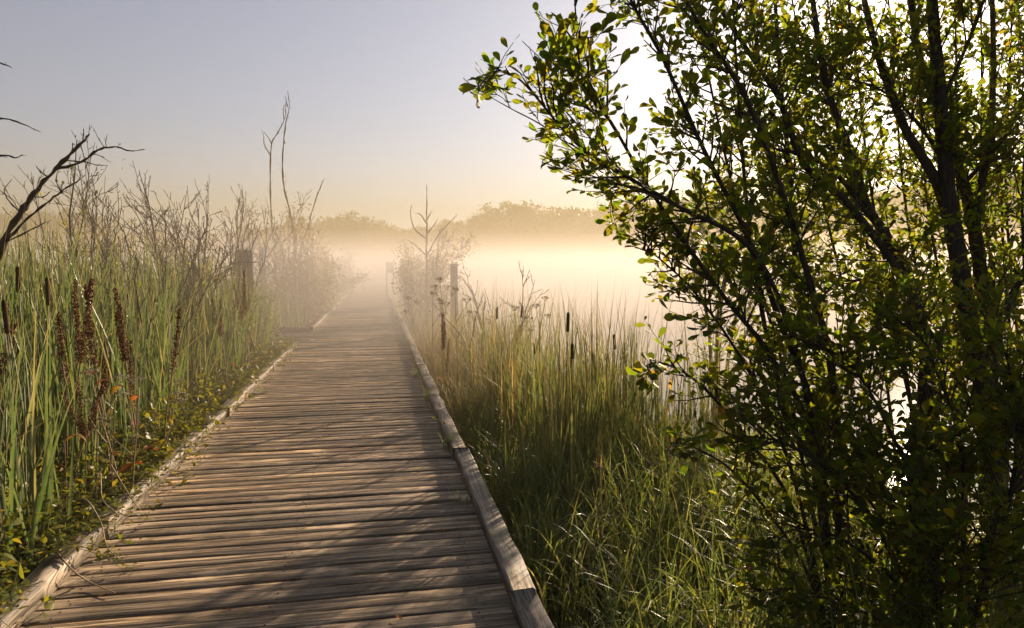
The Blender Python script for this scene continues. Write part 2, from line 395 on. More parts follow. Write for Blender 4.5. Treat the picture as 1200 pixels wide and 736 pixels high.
# ------------------------------------------------------------------ boardwalk
bw = empty('boardwalk', (0, 0, 0), 'weathered grey plank boardwalk with low timber kerbs running off into the mist', 'boardwalk')
def make_deck():
    rng = np.random.default_rng(11); mb = MB(); sb = MB(); y = 1.0; pitch = .118
    prof = np.array([[0, -.045], [0, -.003], [.003, 0], [.104, 0], [.107, -.003], [.107, -.045]])
    while y < 60:
        ww = rng.uniform(.98, 1.05); pr = prof * np.array([ww, 1])
        wide = 14.1 < y < 17.4
        x0 = XL - rng.uniform(.03, .1) - (2.2 if wide else 0); x1 = XR + rng.uniform(-.005, .03)
        S = 7; xs = np.linspace(x0, x1, S)
        dy = np.cumsum(rng.normal(0, .0016, S)); dz = rng.normal(0, .002) + np.cumsum(rng.normal(0, .0012, S)); tl = rng.normal(0, .034)
        V = np.zeros((S, 6, 3)); V[:, :, 0] = xs[:, None]
        V[:, :, 1] = y + pr[None, :, 0] + dy[:, None]
        V[:, :, 2] = pr[None, :, 1] + dz[:, None] + tl * (pr[None, :, 0] - .053) - .002
        k = np.arange(S - 1)[:, None] * 6; j = np.arange(6)[None]; j2 = (j + 1) % 6
        F = np.stack([k + j, k + j2, k + 6 + j2, k + 6 + j], -1).reshape(-1, 4)
        mb.add(V, [F, np.arange(6)[None], (S - 1) * 6 + np.arange(6)[None, ::-1]])
        if y < 12:
            for jx in (XL + .22, -.5, XR - .25):
                for fy in (.028, .08):
                    nx, ny = jx + rng.normal(0, .012), y + fy + np.interp(jx, xs, dy) + rng.normal(0, .004); nz = np.interp(jx, xs, dz) + tl * (fy - .053) - .001
                    a = np.arange(6) * math.pi / 3; rr = .0052
                    sb.add(np.concatenate([np.column_stack([nx + rr * np.cos(a), ny + rr * np.sin(a), np.full(6, nz)]), np.column_stack([nx + rr * .8 * np.cos(a), ny + rr * .8 * np.sin(a), np.full(6, nz + .0018)])]), [np.array([[q, (q + 1) % 6, 6 + (q + 1) % 6, 6 + q] for q in range(6)]), 6 + np.arange(6)[None]])
        y += pitch * ww + (rng.uniform(.003, .010) if rng.random() < .4 else 0)
    o = sb.build('nail_pattern', M['nail'], bw, smooth=False); o['kind'] = 'stuff'
    return mb.build('deck', M['plank'], bw, smooth=False)
make_deck()
def kerb(x, y0, y1, wd=.115, hh=.085, seed=0, ang=0.0):
    rng = np.random.default_rng(seed); mb = MB(); S = max(4, int((y1 - y0) / .18)); t = np.linspace(0, 1, S)
    c = .006
    pr = np.array([[-wd / 2, 0], [-wd / 2, hh - c], [-wd / 2 + c, hh], [wd / 2 - c, hh], [wd / 2, hh - c], [wd / 2, 0]])
    V = np.zeros((S, 6, 3))
    V[:, :, 0] = pr[None, :, 0] + np.cumsum(rng.normal(0, .0022, (S, 1)), 0) + rng.normal(0, .0022, (S, 6))
    V[:, :, 1] = (y0 + (y1 - y0) * t)[:, None] + rng.normal(0, .004, (S, 6))
    V[:, :, 2] = pr[None, :, 1] + rng.normal(0, .0022, (S, 6)) * (pr[None, :, 1] > .01) + .004 + rng.uniform(0, .008)
    V[:, :, 0] += x + ang * (t[:, None] - .5) * (y1 - y0)
    k = np.arange(S - 1)[:, None] * 6; j = np.arange(6)[None]; j2 = (j + 1) % 6
    mb.add(V, [np.stack([k + j, k + j2, k + 6 + j2, k + 6 + j], -1).reshape(-1, 4), np.arange(6)[None], (S - 1) * 6 + np.arange(6)[None, ::-1]])
    return mb.build('kerb_beam', M['kerb'], bw, smooth=False)
for i, (a, b) in enumerate([(.6, 3.02), (3.03, 5.56), (5.575, 8.0), (8.015, 10.5), (10.52, 13.0), (13.02, 15.6), (15.62, 18.1), (18.12, 22.5), (22.52, 27), (27.02, 33), (33.02, 40), (40.02, 50), (50.02, 59.5)]):
    kerb(XR - .06 + (.012 if i % 2 else 0), a, b, seed=i, ang=.004 * math.sin(i * 2.1))
for i, (a, b) in enumerate([(1.0, 4.3), (4.31, 7.6), (7.615, 10.9), (10.915, 14.1), (17.5, 21), (21.02, 25), (25.02, 31), (31.02, 38), (38.02, 48), (48.02, 59.5)]):
    kerb(XL + .06 - (.01 if i % 2 else 0), a, b, seed=40 + i, hh=.095, ang=.004 * math.cos(i * 1.7))
mb = MB(); mb.box((-2.35, 17.38, .004), (XL - .002, 17.5, .11)); mb.build('kerb_beam', M['kerb'], bw, smooth=False)

# ------------------------------------------------------------------ posts and boxes
def cut_post(name, p, wx, wy, z0, z1, m, label, cat, cap=None):
    o = empty(name, (p[0], p[1], z0), label, cat)
    mb = MB(); b = .018; H = z1 - z0
    pr = [(-wx / 2 + b, -wy / 2), (wx / 2 - b, -wy / 2), (wx / 2, -wy / 2 + b), (wx / 2, wy / 2 - b), (wx / 2 - b, wy / 2), (-wx / 2 + b, wy / 2), (-wx / 2, wy / 2 - b), (-wx / 2, -wy / 2 + b)]
    zs = [0, H * .5, H - .02, H]
    V = np.array([[(q[0] * (1 if k < 3 else .9), q[1] * (1 if k < 3 else .9), z) for q in pr] for k, z in enumerate(zs)])
    k = np.arange(3)[:, None] * 8; j = np.arange(8)[None]
    mb.add(V, [np.stack([k + j, k + (j + 1) % 8, k + 8 + (j + 1) % 8, k + 8 + j], -1).reshape(-1, 4), 24 + np.arange(8)[None]])
    mb.build('post', m, o, smooth=False)
    return o
p = P(286, 305, 12.6)
o = cut_post('mooring_post', p, .30, .24, -.7, P(286, 293, 12.6)[2], M['post'], 'thick square grey timber post rising from the reeds', 'post')
o.rotation_euler.z = rad(14)
p = P(307, 300, 18.8)
o = cut_post('mooring_post', p, .15, .15, -.7, P(307, 290, 18.8)[2], M['post'], 'thin pale post behind the thick square grey post', 'post')
p = P(457, 318, 36); o = empty('notice_board', (p[0], p[1], GZ), 'small notice board on two legs at the misty far end of the boardwalk', 'sign')
zt = P(457, 308, 36)[2]; zb = P(457, 320, 36)[2]
mb = MB(); mb.box((-.2, -.03, zb - GZ), (.2, .03, zt - GZ)); mb.build('panel', M['signwood'], o, smooth=False)
mb = MB(); mb.box((-.22, -.06, zt - GZ + .003), (.22, .06, zt - GZ + .04)); mb.build('cap_rail', M['signwood'], o, smooth=False)
for s in (-1, 1):
    mb = MB(); mb.box((s * .17 - .035, .033, -.3), (s * .17 + .035, .1, zt - GZ - .02)); mb.build('leg', M['signwood'], o, smooth=False)
p = P(532, 320, 17.5)
o = empty('capped_post', (p[0], p[1], GZ), 'small timber post with a wide flat cap, standing in mist at the lake edge', 'post')
zt = P(532, 311.5, 17.5)[2] - GZ
mb = MB(); mb.box((-.085, -.085, -.5), (.085, .085, zt)); mb.build('post', M['signwood'], o, smooth=False)
mb = MB(); c = .125; mb.add([(-c, -c, zt + .002), (c, -c, zt + .002), (c, c, zt + .002), (-c, c, zt + .002), (-c, -c, zt + .025), (c, -c, zt + .025), (c, c, zt + .025), (-c, c, zt + .025), (0, 0, zt + .06)],
    [[[0, 3, 2, 1], [0, 1, 5, 4], [1, 2, 6, 5], [2, 3, 7, 6], [3, 0, 4, 7]], [[4, 5, 8], [5, 6, 8], [6, 7, 8], [7, 4, 8]]]); mb.build('cap', M['signwood'], o, smooth=False)

# ------------------------------------------------------------------ far treeline
def far_tree(seed, Ht, R, conifer=False):
    rng = np.random.default_rng(seed)
    o = empty('lakeshore_tree', (0, 0, 0), 'hazy tree of the wood along the far lake shore', 'tree', 'trees of the far lakeshore wood')
    mb = MB(); mb.tube(wander((0, 0, -1), (0, 0, 1), Ht * .75, 6, .04, rng), np.linspace(.28, .08, 7), 6)
    for k in range(7):
        z = Ht * rng.uniform(.3, .65); mb.tube(wander((0, 0, z), (*rng.normal(0, 1, 2), .8), R * .9, 4, .1, rng), np.linspace(.1, .03, 5), 4)
    mb.build('trunk', M['bark'], o)
    nc = 34 if not conifer else 40; mb = MB(); pos = []
    for k in range(nc):
        if conifer:
            z = rng.uniform(.15, 1) ; rr = R * (1.05 - z) * rng.uniform(.3, 1); a = rng.uniform(0, 7)
            c = np.array([rr * math.cos(a), rr * math.sin(a), Ht * z]); s = R * .25
        else:
            d = unit(rng.normal(0, 1, 3)); c = np.array([0, 0, Ht * .62]) + d * np.array([R, R, Ht * .36]) * rng.uniform(.35, .95); s = R * rng.uniform(.2, .42)
        pos.append(c + np.clip(rng.normal(0, s * .42, (90, 3)), -s * .75, s * .75) * np.array([1, 1, .8]))
    pos = np.concatenate(pos); n = len(pos)
    leaves(mb, pos, rng.normal(0, 1, (n, 3)), rng.normal(0, 1, (n, 3)) + [0, 0, 1], rng.uniform(.28, .6, n), 1.4, rng)
    mb.build('crown', M['farleaf'], o, smooth=False)
    return o
def treeline():
    rng = np.random.default_rng(5)
    protos = [far_tree(100, 15, 4.6), far_tree(101, 13, 5.2), far_tree(102, 16, 3.8), far_tree(103, 11, 4.4), far_tree(104, 14, 2.6, True), far_tree(105, 12, 4.0)]
    used = [False] * 6
    # wanted skyline (pixel column -> pixel row of the tops)
    sx = [-60, 0, 60, 100, 150, 250, 300, 340, 380, 430, 500, 540, 560, 600, 640, 680, 730, 800, 900, 1000, 1100, 1160, 1260]
    sy = [258, 252, 243, 248, 268, 276, 268, 258, 249, 256, 268, 258, 250, 240, 236, 242, 236, 230, 240, 235, 215, 205, 200]
    pos = []
    for px in np.arange(-70, 1290, 13.0):
        for row in range(2):
            x = px + rng.uniform(-7, 7); d = rng.uniform(172, 186) + row * 14
            if x > 1080: d *= .62
            pos.append((x, d, row))
    for x, d, row in pos:
        top = np.interp(x, sx, sy) + rng.normal(0, 3.5) + (3 if row == 0 else 0) + (rng.uniform(3, 16) if row == 0 and rng.random() < .5 else 0)
        p = P(x, top, d); zg = float(ground_h(p[0], p[1]))
        k = int(rng.choice([0, 1, 2, 3, 4, 5], p=[.22, .22, .18, .14, .1, .14]))
        Ht = (15, 13, 16, 11, 14, 12)[k]
        o = protos[k] if not used[k] else copy_tree(protos[k]); used[k] = True
        s = (p[2] - zg) / Ht
        o.location = (p[0], p[1], zg); o.rotation_euler.z = rng.uniform(0, 6.28); o.scale = (s * rng.uniform(.95, 1.35), s * rng.uniform(.95, 1.35), s)
treeline()

# ------------------------------------------------------------------ grass and reeds (nobody could count them)
def scatter(n, x0, x1, y0, y1, rng, keep=None):
    p = np.stack([rng.uniform(x0, x1, n), rng.uniform(y0, y1, n)], -1)
    if keep is not None: p = p[keep(p[:, 0], p[:, 1])]
    return np.column_stack([p, ground_h(p[:, 0], p[:, 1]) - .02])

def in_view(x, y, m=.35):
    d = x * .1937 + y * .981; l = x * .981 - y * .1937
    return (d > 1.2) & (np.abs(l) < .75 * d + m + .6)

def clumped(n, x0, x1, y0, y1, rng, per=26, sd=.07, keep=None):
    c = scatter(max(1, n // per), x0, x1, y0, y1, rng, keep)
    b = np.repeat(c, per, 0); b[:, :2] += rng.normal(0, sd, (len(b), 2)); return b

def left_reeds():
    rng = np.random.default_rng(21); mb = MB()
    edge = XL - .58
    b = np.concatenate([
        clumped(2900, -4.6, edge, 2.6, 8, rng, 20, .10, lambda x, y: in_view(x, y)),
        clumped(4600, -8, edge + .2, 7, 14, rng, 20, .12, lambda x, y: in_view(x, y)),
        clumped(3600, -12, -2.6, 13, 24, rng, 20, .15, lambda x, y: in_view(x, y)),
        clumped(700, -3.4, -1.95, 17.8, 26, rng, 14, .15)])
    b = b[b[:, 0] < edge + .1 + .25 * (b[:, 1] > 8.5)]
    n = len(b); far = np.clip((-1.7 - b[:, 0]) / 1.2, 0, 1)
    h = rng.uniform(1.4, 2.65, n) * (.62 + .38 * far) * np.where(b[:, 1] > 17, .7, 1)
    blades(mb, b, h, rng.uniform(.012, .028, n) * np.clip(b[:, 1] / 9, 1, 1.6), rng.uniform(0, 6.28, n), np.abs(rng.normal(0, .085, n)), rng.gamma(1.5, .12, n), 6, .25, rng)
    b = np.array([P(px_, 380, d_) for px_, d_ in zip(rng.uniform(258, 330, 260), rng.uniform(9.5, 12.2, 260))]); b = b[b[:, 0] < XL - .2]; b[:, 2] = GZ; n = len(b)
    blades(mb, b, rng.uniform(1.3, 2.0, n), rng.uniform(.014, .026, n), rng.uniform(0, 6.28, n), np.abs(rng.normal(0, .1, n)), rng.gamma(1.5, .14, n), 6, .25, rng)
    th = MB(); c = clumped(1200, -6, edge + .1, 2.8, 14, rng, 10, .12, lambda x, y: in_view(x, y)); n = len(c)
    blades(th, c, rng.uniform(.5, 1.9, n), rng.uniform(.005, .015, n), rng.uniform(0, 6.28, n), np.abs(rng.normal(.15, .3, n)), rng.uniform(.1, 1.6, n), 6, .25, rng)
    tag(th.build('dead_thatch', M['reedtan']), 'dead tan reed stems and broken leaves among the green reeds', 'dead reeds', kind='stuff')
    # bent, broken leaves
    b = clumped(420, -6, edge, 3, 13, rng, 6, .2, lambda x, y: in_view(x, y)); n = len(b); b[:, 2] += rng.uniform(.2, .8, n)
    blades(mb, b, rng.uniform(.6, 1.1, n), rng.uniform(.008, .014, n), rng.uniform(0, 6.28, n), rng.uniform(.2, .8, n), rng.uniform(.5, 2.0, n), 6, .25, rng)
    return tag(mb.build('reed_bed', M['reed']), 'dense bed of tall green reed leaves beside the boardwalk kerb', 'reeds', kind='stuff')
left_reeds()

def right_reeds():
    rng = np.random.default_rng(22); mb = MB()
    ok = lambda x, y: in_view(x, y) & (x < shore_right(y) + .3)
    b = np.concatenate([
        clumped(430, 1.4, 4.0, 4.8, 8, rng, 8, .10, ok),
        clumped(520, 1.2, 3.6, 7.5, 11, rng, 9, .12, ok),
        clumped(700, 1.2, 3.2, 11, 24, rng, 12, .2, ok)])
    n = len(b)
    h = rng.uniform(.95, 1.95, n) * np.clip(.62 + .4 * (b[:, 0] - .9), .6, 1)
    blades(mb, b, h, rng.uniform(.010, .019, n), rng.uniform(0, 6.28, n), np.abs(rng.normal(0, .10, n)), rng.gamma(1.6, .17, n), 6, .25, rng)
    th = MB(); c = clumped(1300, XR + .3, 3.4, 5.6, 14, rng, 10, .12, lambda x, y: in_view(x, y) & (x < shore_right(y)) & (x > XR + .1)); n = len(c)
    blades(th, c, rng.uniform(.5, 1.45, n), rng.uniform(.004, .012, n), rng.uniform(0, 6.28, n), np.abs(rng.normal(.12, .28, n)), rng.uniform(.1, 1.5, n), 6, .25, rng)
    tag(th.build('dead_thatch', M['reedtan']), 'dead golden stems tangled among the lakeside reeds and grass', 'dead reeds', kind='stuff')
    return tag(mb.build('reed_bed', M['reedlake']), 'thin bed of yellowing reeds between boardwalk and pale lake water', 'reeds', kind='stuff')
right_reeds()

def right_grass():
    rng = np.random.default_rng(23); mb = MB()
    ok = lambda x, y: in_view(x, y) & (x < shore_right(y))
    b = np.concatenate([
        clumped(6500, XR + .10, 3.6, 2.2, 5.5, rng, 22, .06, ok),
        clumped(4800, XR + .10, 3.6, 5.2, 9.5, rng, 20, .08, ok)])
    b = b[b[:, 0] > XR + .06]; n = len(b)
    h = rng.uniform(.35, .95, n) * np.clip(.6 + .5 * (b[:, 0] - XR), .6, 1.15)
    blades(mb, b, h, rng.uniform(.005, .013, n), rng.uniform(0, 6.28, n), np.abs(rng.normal(.05, .2, n)), rng.uniform(.2, 2.2, n), 7, .2, rng, twist=.6)
    return tag(mb.build('grass', M['grass']), 'long wet arching grass beside the timber kerb', 'grass', kind='stuff')
right_grass()

def dry_grass():
    """golden feathery grass overhanging the kerbs further on"""
    rng = np.random.default_rng(24); mb = MB()
    b = np.concatenate([
        clumped(3000, XR + .06, 1.7, 7.2, 14, rng, 20, .09), clumped(2000, XR + .05, 2.0, 13, 26, rng, 18, .13),
        clumped(1500, XR + .05, 2.4, 25, 58, rng, 16, .2), clumped(1500, -3.2, XL - .05, 24, 58, rng, 16, .2), clumped(900, -2.6, XL - .08, 17.8, 25, rng, 16, .12)])
    n = len(b); h = rng.uniform(.3, .95, n) * np.where(b[:, 0] > 1.3, 1.15, .85)
    c = blades(mb, b, h, rng.uniform(.004, .009, n) * np.clip(b[:, 1] / 11, 1, 2.2), rng.uniform(0, 6.28, n), np.abs(rng.normal(.1, .2, n)), rng.uniform(.2, 1.6, n), 5, 0, rng)
    # seed plumes
    sel = rng.choice(n, 900, replace=False); e = c[sel, -1]
    k = 9; pos = np.repeat(e, k, 0) - np.repeat(unit(c[sel, -1] - c[sel, -2]), k, 0) * rng.uniform(0, .16, (len(e) * k, 1)) + rng.normal(0, .012, (len(e) * k, 3))
    leaves(mb, pos, rng.normal(0, .6, pos.shape) + [0, 0, 1], rng.normal(0, 1, pos.shape), rng.uniform(.012, .024, len(pos)), .7, rng)
    return tag(mb.build('dry_grass', M['reedtan']), 'golden feathery dry grass overhanging the boardwalk further on', 'grass', kind='stuff')
dry_grass()

def left_herbs():
    """low leafy green band between the left kerb and the reeds"""
    rng = np.random.default_rng(25); mb = MB(); st = MB()
    ys = np.concatenate([rng.uniform(2.7, 7, 900), rng.uniform(7, 14.3, 800)])
    for y in ys:
        x = XL - .05 - abs(rng.normal(0, .38)); 
        if x < XL - 1.0: continue
        z = float(ground_h(np.array(x), np.array(y))); hh = rng.uniform(.3, .85) * (1 if x < XL - .2 else .75)
        pth = wander((x, y, z), (rng.normal(.12, .3), rng.normal(0, .3), 1), hh, 5, .14, rng)
        st.tube(pth, np.linspace(.0035, .0015, 6), 3, False)
        m = int(rng.integers(9, 20)); t = rng.uniform(.25, 1, m) * 5; i = np.minimum(t.astype(int), 4)
        pos = pth[i] + (pth[i + 1] - pth[i]) * (t - i)[:, None]
        d = rng.normal(0, 1, (m, 3)) * [1, 1, .45] + [0, 0, .25]
        leaves(mb, pos + unit(d) * .006, d, rng.normal(0, .45, (m, 3)) + [0, 0, 1], rng.uniform(.03, .08, m), rng.uniform(.7, 1.3), rng)
    for y in np.concatenate([rng.uniform(2.6, 7, 170), rng.uniform(7, 14, 160)]):
        L = rng.uniform(.12, .38); pth = wander((XL - .06 + rng.normal(0, .03), y, rng.uniform(.06, .16)), (rng.uniform(.3, 1), rng.normal(0, .5), .35), L, 5, .2, rng, -.16)
        inside = (pth[:, 0] > XL - .01); floor_ = np.where((pth[:, 0] > XL - .01) & (pth[:, 0] < XL + .13), .115, np.where(inside, .012, -1)); pth[:, 2] = np.maximum(pth[:, 2], floor_)
        st.tube(pth, np.linspace(.0028, .0012, 6), 3, False); m = int(rng.integers(6, 13)); t = rng.uniform(.1, .999, m) * 5; i = t.astype(int)
        d = rng.normal(0, 1, (m, 3)) * [1, 1, .3] + [.4, 0, .15]; pos = pth[i] + (pth[i + 1] - pth[i]) * (t - i)[:, None] + [0, 0, .006]
        leaves(mb, pos, d, rng.normal(0, .4, (m, 3)) + [0, 0, 1], rng.uniform(.018, .05, m), rng.uniform(.6, 1.2), rng)
    b = np.stack([XL - .04 - np.abs(rng.normal(0, .14, 2600)), rng.uniform(2.7, 14.3, 2600)], -1); b = np.column_stack([b, np.full(len(b), GZ)])
    o = tag(mb.build('undergrowth', M['herb']), 'low leafy green undergrowth crowding the edge of the wooden kerb', 'undergrowth', kind='stuff')
    st.build('stem_growth', M['stem'], o); o.children[0]['kind'] = 'stuff'
    g = MB(); n = len(b)
    blades(g, b, rng.uniform(.25, .6, n), rng.uniform(.003, .007, n), rng.uniform(0, 6.28, n), np.abs(rng.normal(.1, .25, n)), rng.uniform(.2, 1.8, n), 5, 0, rng)
    tag(g.build('grass', M['herb']), 'short thin grass along the kerb under the reeds', 'grass', kind='stuff')
left_herbs()

# ------------------------------------------------------------------ cattails
def cattail(seed, H, sl, thick):
    rng = np.random.default_rng(seed); o = empty('cattail', (0, 0, 0))
    tilt = rng.normal(0, .05, 2); pth = wander((0, 0, -.05), (tilt[0], tilt[1], 1), H, 8, .012, rng)
    mb = MB(); mb.tube(pth, np.linspace(.006, .0028, 9), 6); mb.build('stem', M['stem'], o)
    a = pth[-1]; d = unit(pth[-1] - pth[-2]); s = np.array([0, .02, .08, .5, .92, .98, 1.0]); rr = np.array([.3, .75, 1, 1.05, .98, .7, .25]) * thick
    mb = MB(); mb.tube(a + d * (s * sl)[:, None], rr, 12); mb.build('spike', M['spike'], o)
    mb = MB(); mb.tube(a + d * np.array([sl * .99, sl + .05, sl + .13])[:, None], [.003, .0022, .001], 5); mb.build('spike_tip', M['strawstem'], o)
    for k in range(4):
        mb = MB(); n = 1
        blades(mb, np.array([[rng.normal(0, .015), rng.normal(0, .015), -.05]]), np.array([H * rng.uniform(.75, 1.12)]), np.array([.017]), rng.uniform(0, 6.28, 1), np.array([rng.uniform(.04, .14)]), np.array([rng.uniform(.1, .5)]), 7, .25, rng)
        mb.build('leaf', M['reed'], o)
    return o
def cattails():
    protos = [cattail(300, 1.5, .17, .0125), cattail(301, 1.35, .15, .011), cattail(302, 1.6, .2, .0135)]
    used = [0, 0, 0]; rng = np.random.default_rng(31)
    # (px, py of spike top, depth, label)
    spots = [(29, 338, 3.7, 'dark brown cattail spike nearest the camera at the edge of the reeds'), (27, 299, 5.2, 'cattail spike rising just behind the nearest dark spike'),
             (53, 316, 5.0, None), (92, 321, 5.6, None), (14, 372, 4.6, None), (102, 361, 6.0, None), (247, 338, 10, None), (272, 342, 10.5, None), (251, 363, 9.5, None), (140, 338, 8, None), (203, 316, 9, None), (177, 322, 8.5, None), (222, 330, 11, None), (116, 340, 7, None),
             (662, 360, 6.0, 'cattail with its brown spike standing highest against the pale water'), (665, 395, 5.8, 'lower of two brown cattail spikes one above the other before the water'),
             (595, 352, 8.2, 'slim cattail beside the umbel seed heads'), (580, 356, 9.0, None), (720, 385, 6.2, 'cattail standing apart nearest to the leafy shrub'), (641, 395, 7.2, None), (612, 378, 9, None)]
    for i, (px, py, d, lab) in enumerate(spots):
        k = i % 3; o = protos[k] if not used[k] else copy_tree(protos[k]); used[k] = 1
        H = (1.5 + .17, 1.35 + .15, 1.6 + .2)[k]
        p = P(px, py, d); z = float(ground_h(p[0], p[1])); s = (p[2] - z) / H
        o.location = (p[0], p[1], z); o.rotation_euler.z = rng.uniform(0, 6.28); o.scale = (1, 1, s) if abs(s - 1) < .35 else (s, s, s)
        if px < 400: tag(o, lab or 'brown cattail standing among the dense green reeds', 'cattail', 'cattails in the dense green reeds')
        else: tag(o, lab or 'brown cattail standing among the thin yellowing lakeside reeds', 'cattail', 'cattails in the lakeside reeds')
cattails()

# ------------------------------------------------------------------ dock stalks
def dock(seed, H, nsp, slen):
    rng = np.random.default_rng(seed); o = empty('dock_plant', (0, 0, 0))
    pth = wander((0, 0, -.05), (rng.normal(0, .13), rng.normal(0, .13), 1), H, 10, .05, rng)
    mb = MB(); mb.tube(pth, np.linspace(.007, .002, 11), 6); mb.build('stem', M['dockstem'], o)
    for k in range(nsp):
        if k == 0: sp = pth[-int(10 * slen / H) - 1:]
        else:
            i = int(rng.integers(4, 8)); sp = wander(pth[i], unit(pth[i + 1] - pth[i]) + np.append(rng.normal(0, .28, 2), .1), slen * rng.uniform(.5, .9), 6, .04, rng, .08)
        mb = MB()
        if k: mb.tube(sp, np.linspace(.003, .0012, len(sp)), 4)
        m = 800 if k == 0 else 440; gone = rng.uniform(0, 1, 3); t = rng.uniform(0, .999, m) * (len(sp) - 1); i = t.astype(int)
        whorl = np.clip(np.round(t * 5 + rng.normal(0, .22, m)) / 5 + rng.normal(0, .05, m), 0, len(sp) - 1.01); i = np.minimum(whorl.astype(int), len(sp) - 2)
        pos = sp[i] + (sp[i + 1] - sp[i]) * (whorl - i)[:, None]
        rr = (.030 if k == 0 else .020) * rng.uniform(.8, 1.15) * (1.1 - .75 * t / (len(sp) - 1)); off = rng.normal(0, 1, (m, 3)) * [1, 1, .6]
        pos = pos + unit(off) * (rr * rng.uniform(.3, 1.2, m))[:, None]
        leaves(mb, pos, rng.normal(0, 1, (m, 3)) - [0, 0, .5], rng.normal(0, 1, (m, 3)), rng.uniform(.007, .012, m), 1.6, rng)
        mb.build('seed_spike', M['dock'], o, smooth=False)
    for k in range(3):
        mb = MB(); a = rng.uniform(0, 6.28); zb = rng.uniform(.15, H * .45)
        q = pth[int(zb / H * 10)]
        leaves(mb, q[None], np.array([[math.cos(a), math.sin(a), .3]]), np.array([[0, 0, 1.0]]) + rng.normal(0, .3, (1, 3)), np.array([rng.uniform(.12, .2)]), .55, rng)
        mb.build('leaf', M['redleaf' if k else 'yellowleaf'], o)
    return o
def docks():
    protos = [dock(400, 1.35, 3, .45), dock(401, 1.25, 1, .42), dock(402, 1.4, 4, .5)]; used = [0] * 3; rng = np.random.default_rng(41)
    spots = [(128, 318, 4.6, 1, 'rust brown dock stalk with one long leaning seed spike beside the reeds'), (168, 325, 5.2, 2, 'rust brown dock stalk with several seed spikes close together above orange leaves'),
             (74, 300, 4.9, 0, 'tallest rust brown dock stalk, its spike breaking the reed tops'), (52, 335, 4.3, 0, None), (18, 308, 4.6, 2, None), (66, 352, 4.9, 1, None), (178, 350, 5.4, 1, None), (265, 340, 8.4, 0, 'reddish dock stalk lit above the greenery near the kerb'), (282, 308, 9.5, 1, 'dark dock stalk in front of the thick grey post'),
             (293, 322, 10, 0, None), (366, 318, 19, 1, None), (535, 362, 8.6, 2, 'dark dock stalk among golden grass beside the boardwalk'), (40, 430, 4.2, 0, None), (92, 385, 5.5, 2, None), (600, 372, 9.5, 1, None)]
    for px, py, d, k, lab in spots:
        o = protos[k] if not used[k] else copy_tree(protos[k]); used[k] = 1
        p = P(px, py, d); z = float(ground_h(p[0], p[1])); s = (p[2] - z) / (1.35, 1.25, 1.4)[k]
        o.location = (p[0], p[1], z); o.rotation_euler.z = rng.uniform(0, 6.28); o.scale = (min(s, 1.15),) * 2 + (s,)
        tag(o, lab or 'rust brown dock stalk in seed partly hidden by reed leaves', 'dock plant', 'dock stalks gone to seed')
docks()

# ------------------------------------------------------------------ umbel seed heads
def umbel(seed, H):
    rng = np.random.default_rng(seed); o = empty('umbel_plant', (0, 0, 0))
    pth = wander((0, 0, -.05), (rng.normal(0, .1), rng.normal(0, .1), 1), H, 8, .04, rng)
    mb = MB(); mb.tube(pth, np.linspace(.006, .003, 9), 5)
    heads = [pth[-1]]
    for k in range(2):
        q = wander(pth[5 + k], (rng.normal(0, .6), rng.normal(0, .6), 1), H * .25, 4, .06, rng); mb.tube(q, np.linspace(.004, .002, 5), 4); heads.append(q[-1])
    mb.build('stem', M['strawstem'], o)
    for hd in heads:
        mb = MB()
        for j in range(14):
            a = rng.uniform(0, 6.28); r = .055 * math.sqrt(rng.random()); e = hd + np.array([r * math.cos(a), r * math.sin(a), .055 - r * .35])
            mb.tube(np.array([hd, (hd + e) / 2 + [0, 0, .004], e]), .0011, 3, False)
            pos = e + rng.normal(0, .006, (9, 3)) * [1, 1, .5]
            leaves(mb, pos, rng.normal(0, 1, (9, 3)), rng.normal(0, 1, (9, 3)), np.full(9, .008), 1.6, rng)
        mb.build('umbel', M['umbel'], o, smooth=False)
    return o
def umbels():
    protos = [umbel(500, 1.2), umbel(501, 1.0)]; used = [0, 0]; rng = np.random.default_rng(51)
    for i, (px, py, d) in enumerate([(528, 322, 9.0), (506, 340, 9.5), (620, 345, 9), (538, 335, 9.5), (494, 346, 11), (608, 356, 8.5), (145, 428, 4.6), (139, 444, 4.4), (178, 447, 5.2), (515, 333, 12)]):
        k = i % 2; o = protos[k] if not used[k] else copy_tree(protos[k]); used[k] = 1
        p = P(px, py, d); z = float(ground_h(p[0], p[1])); s = (p[2] - z) / (1.2, 1.0)[k]
        o.location = (p[0], p[1], z); o.rotation_euler.z = rng.uniform(0, 6); o.scale = (1, 1, s)
        if px < 400: tag(o, 'pale flat seed umbel standing in front of the green reeds', 'umbel plant', 'seed umbels before the green reeds')
        else: tag(o, 'brown dried seed umbel above the golden grass by the lake', 'umbel plant', 'dried seed umbels by the lake')
umbels()

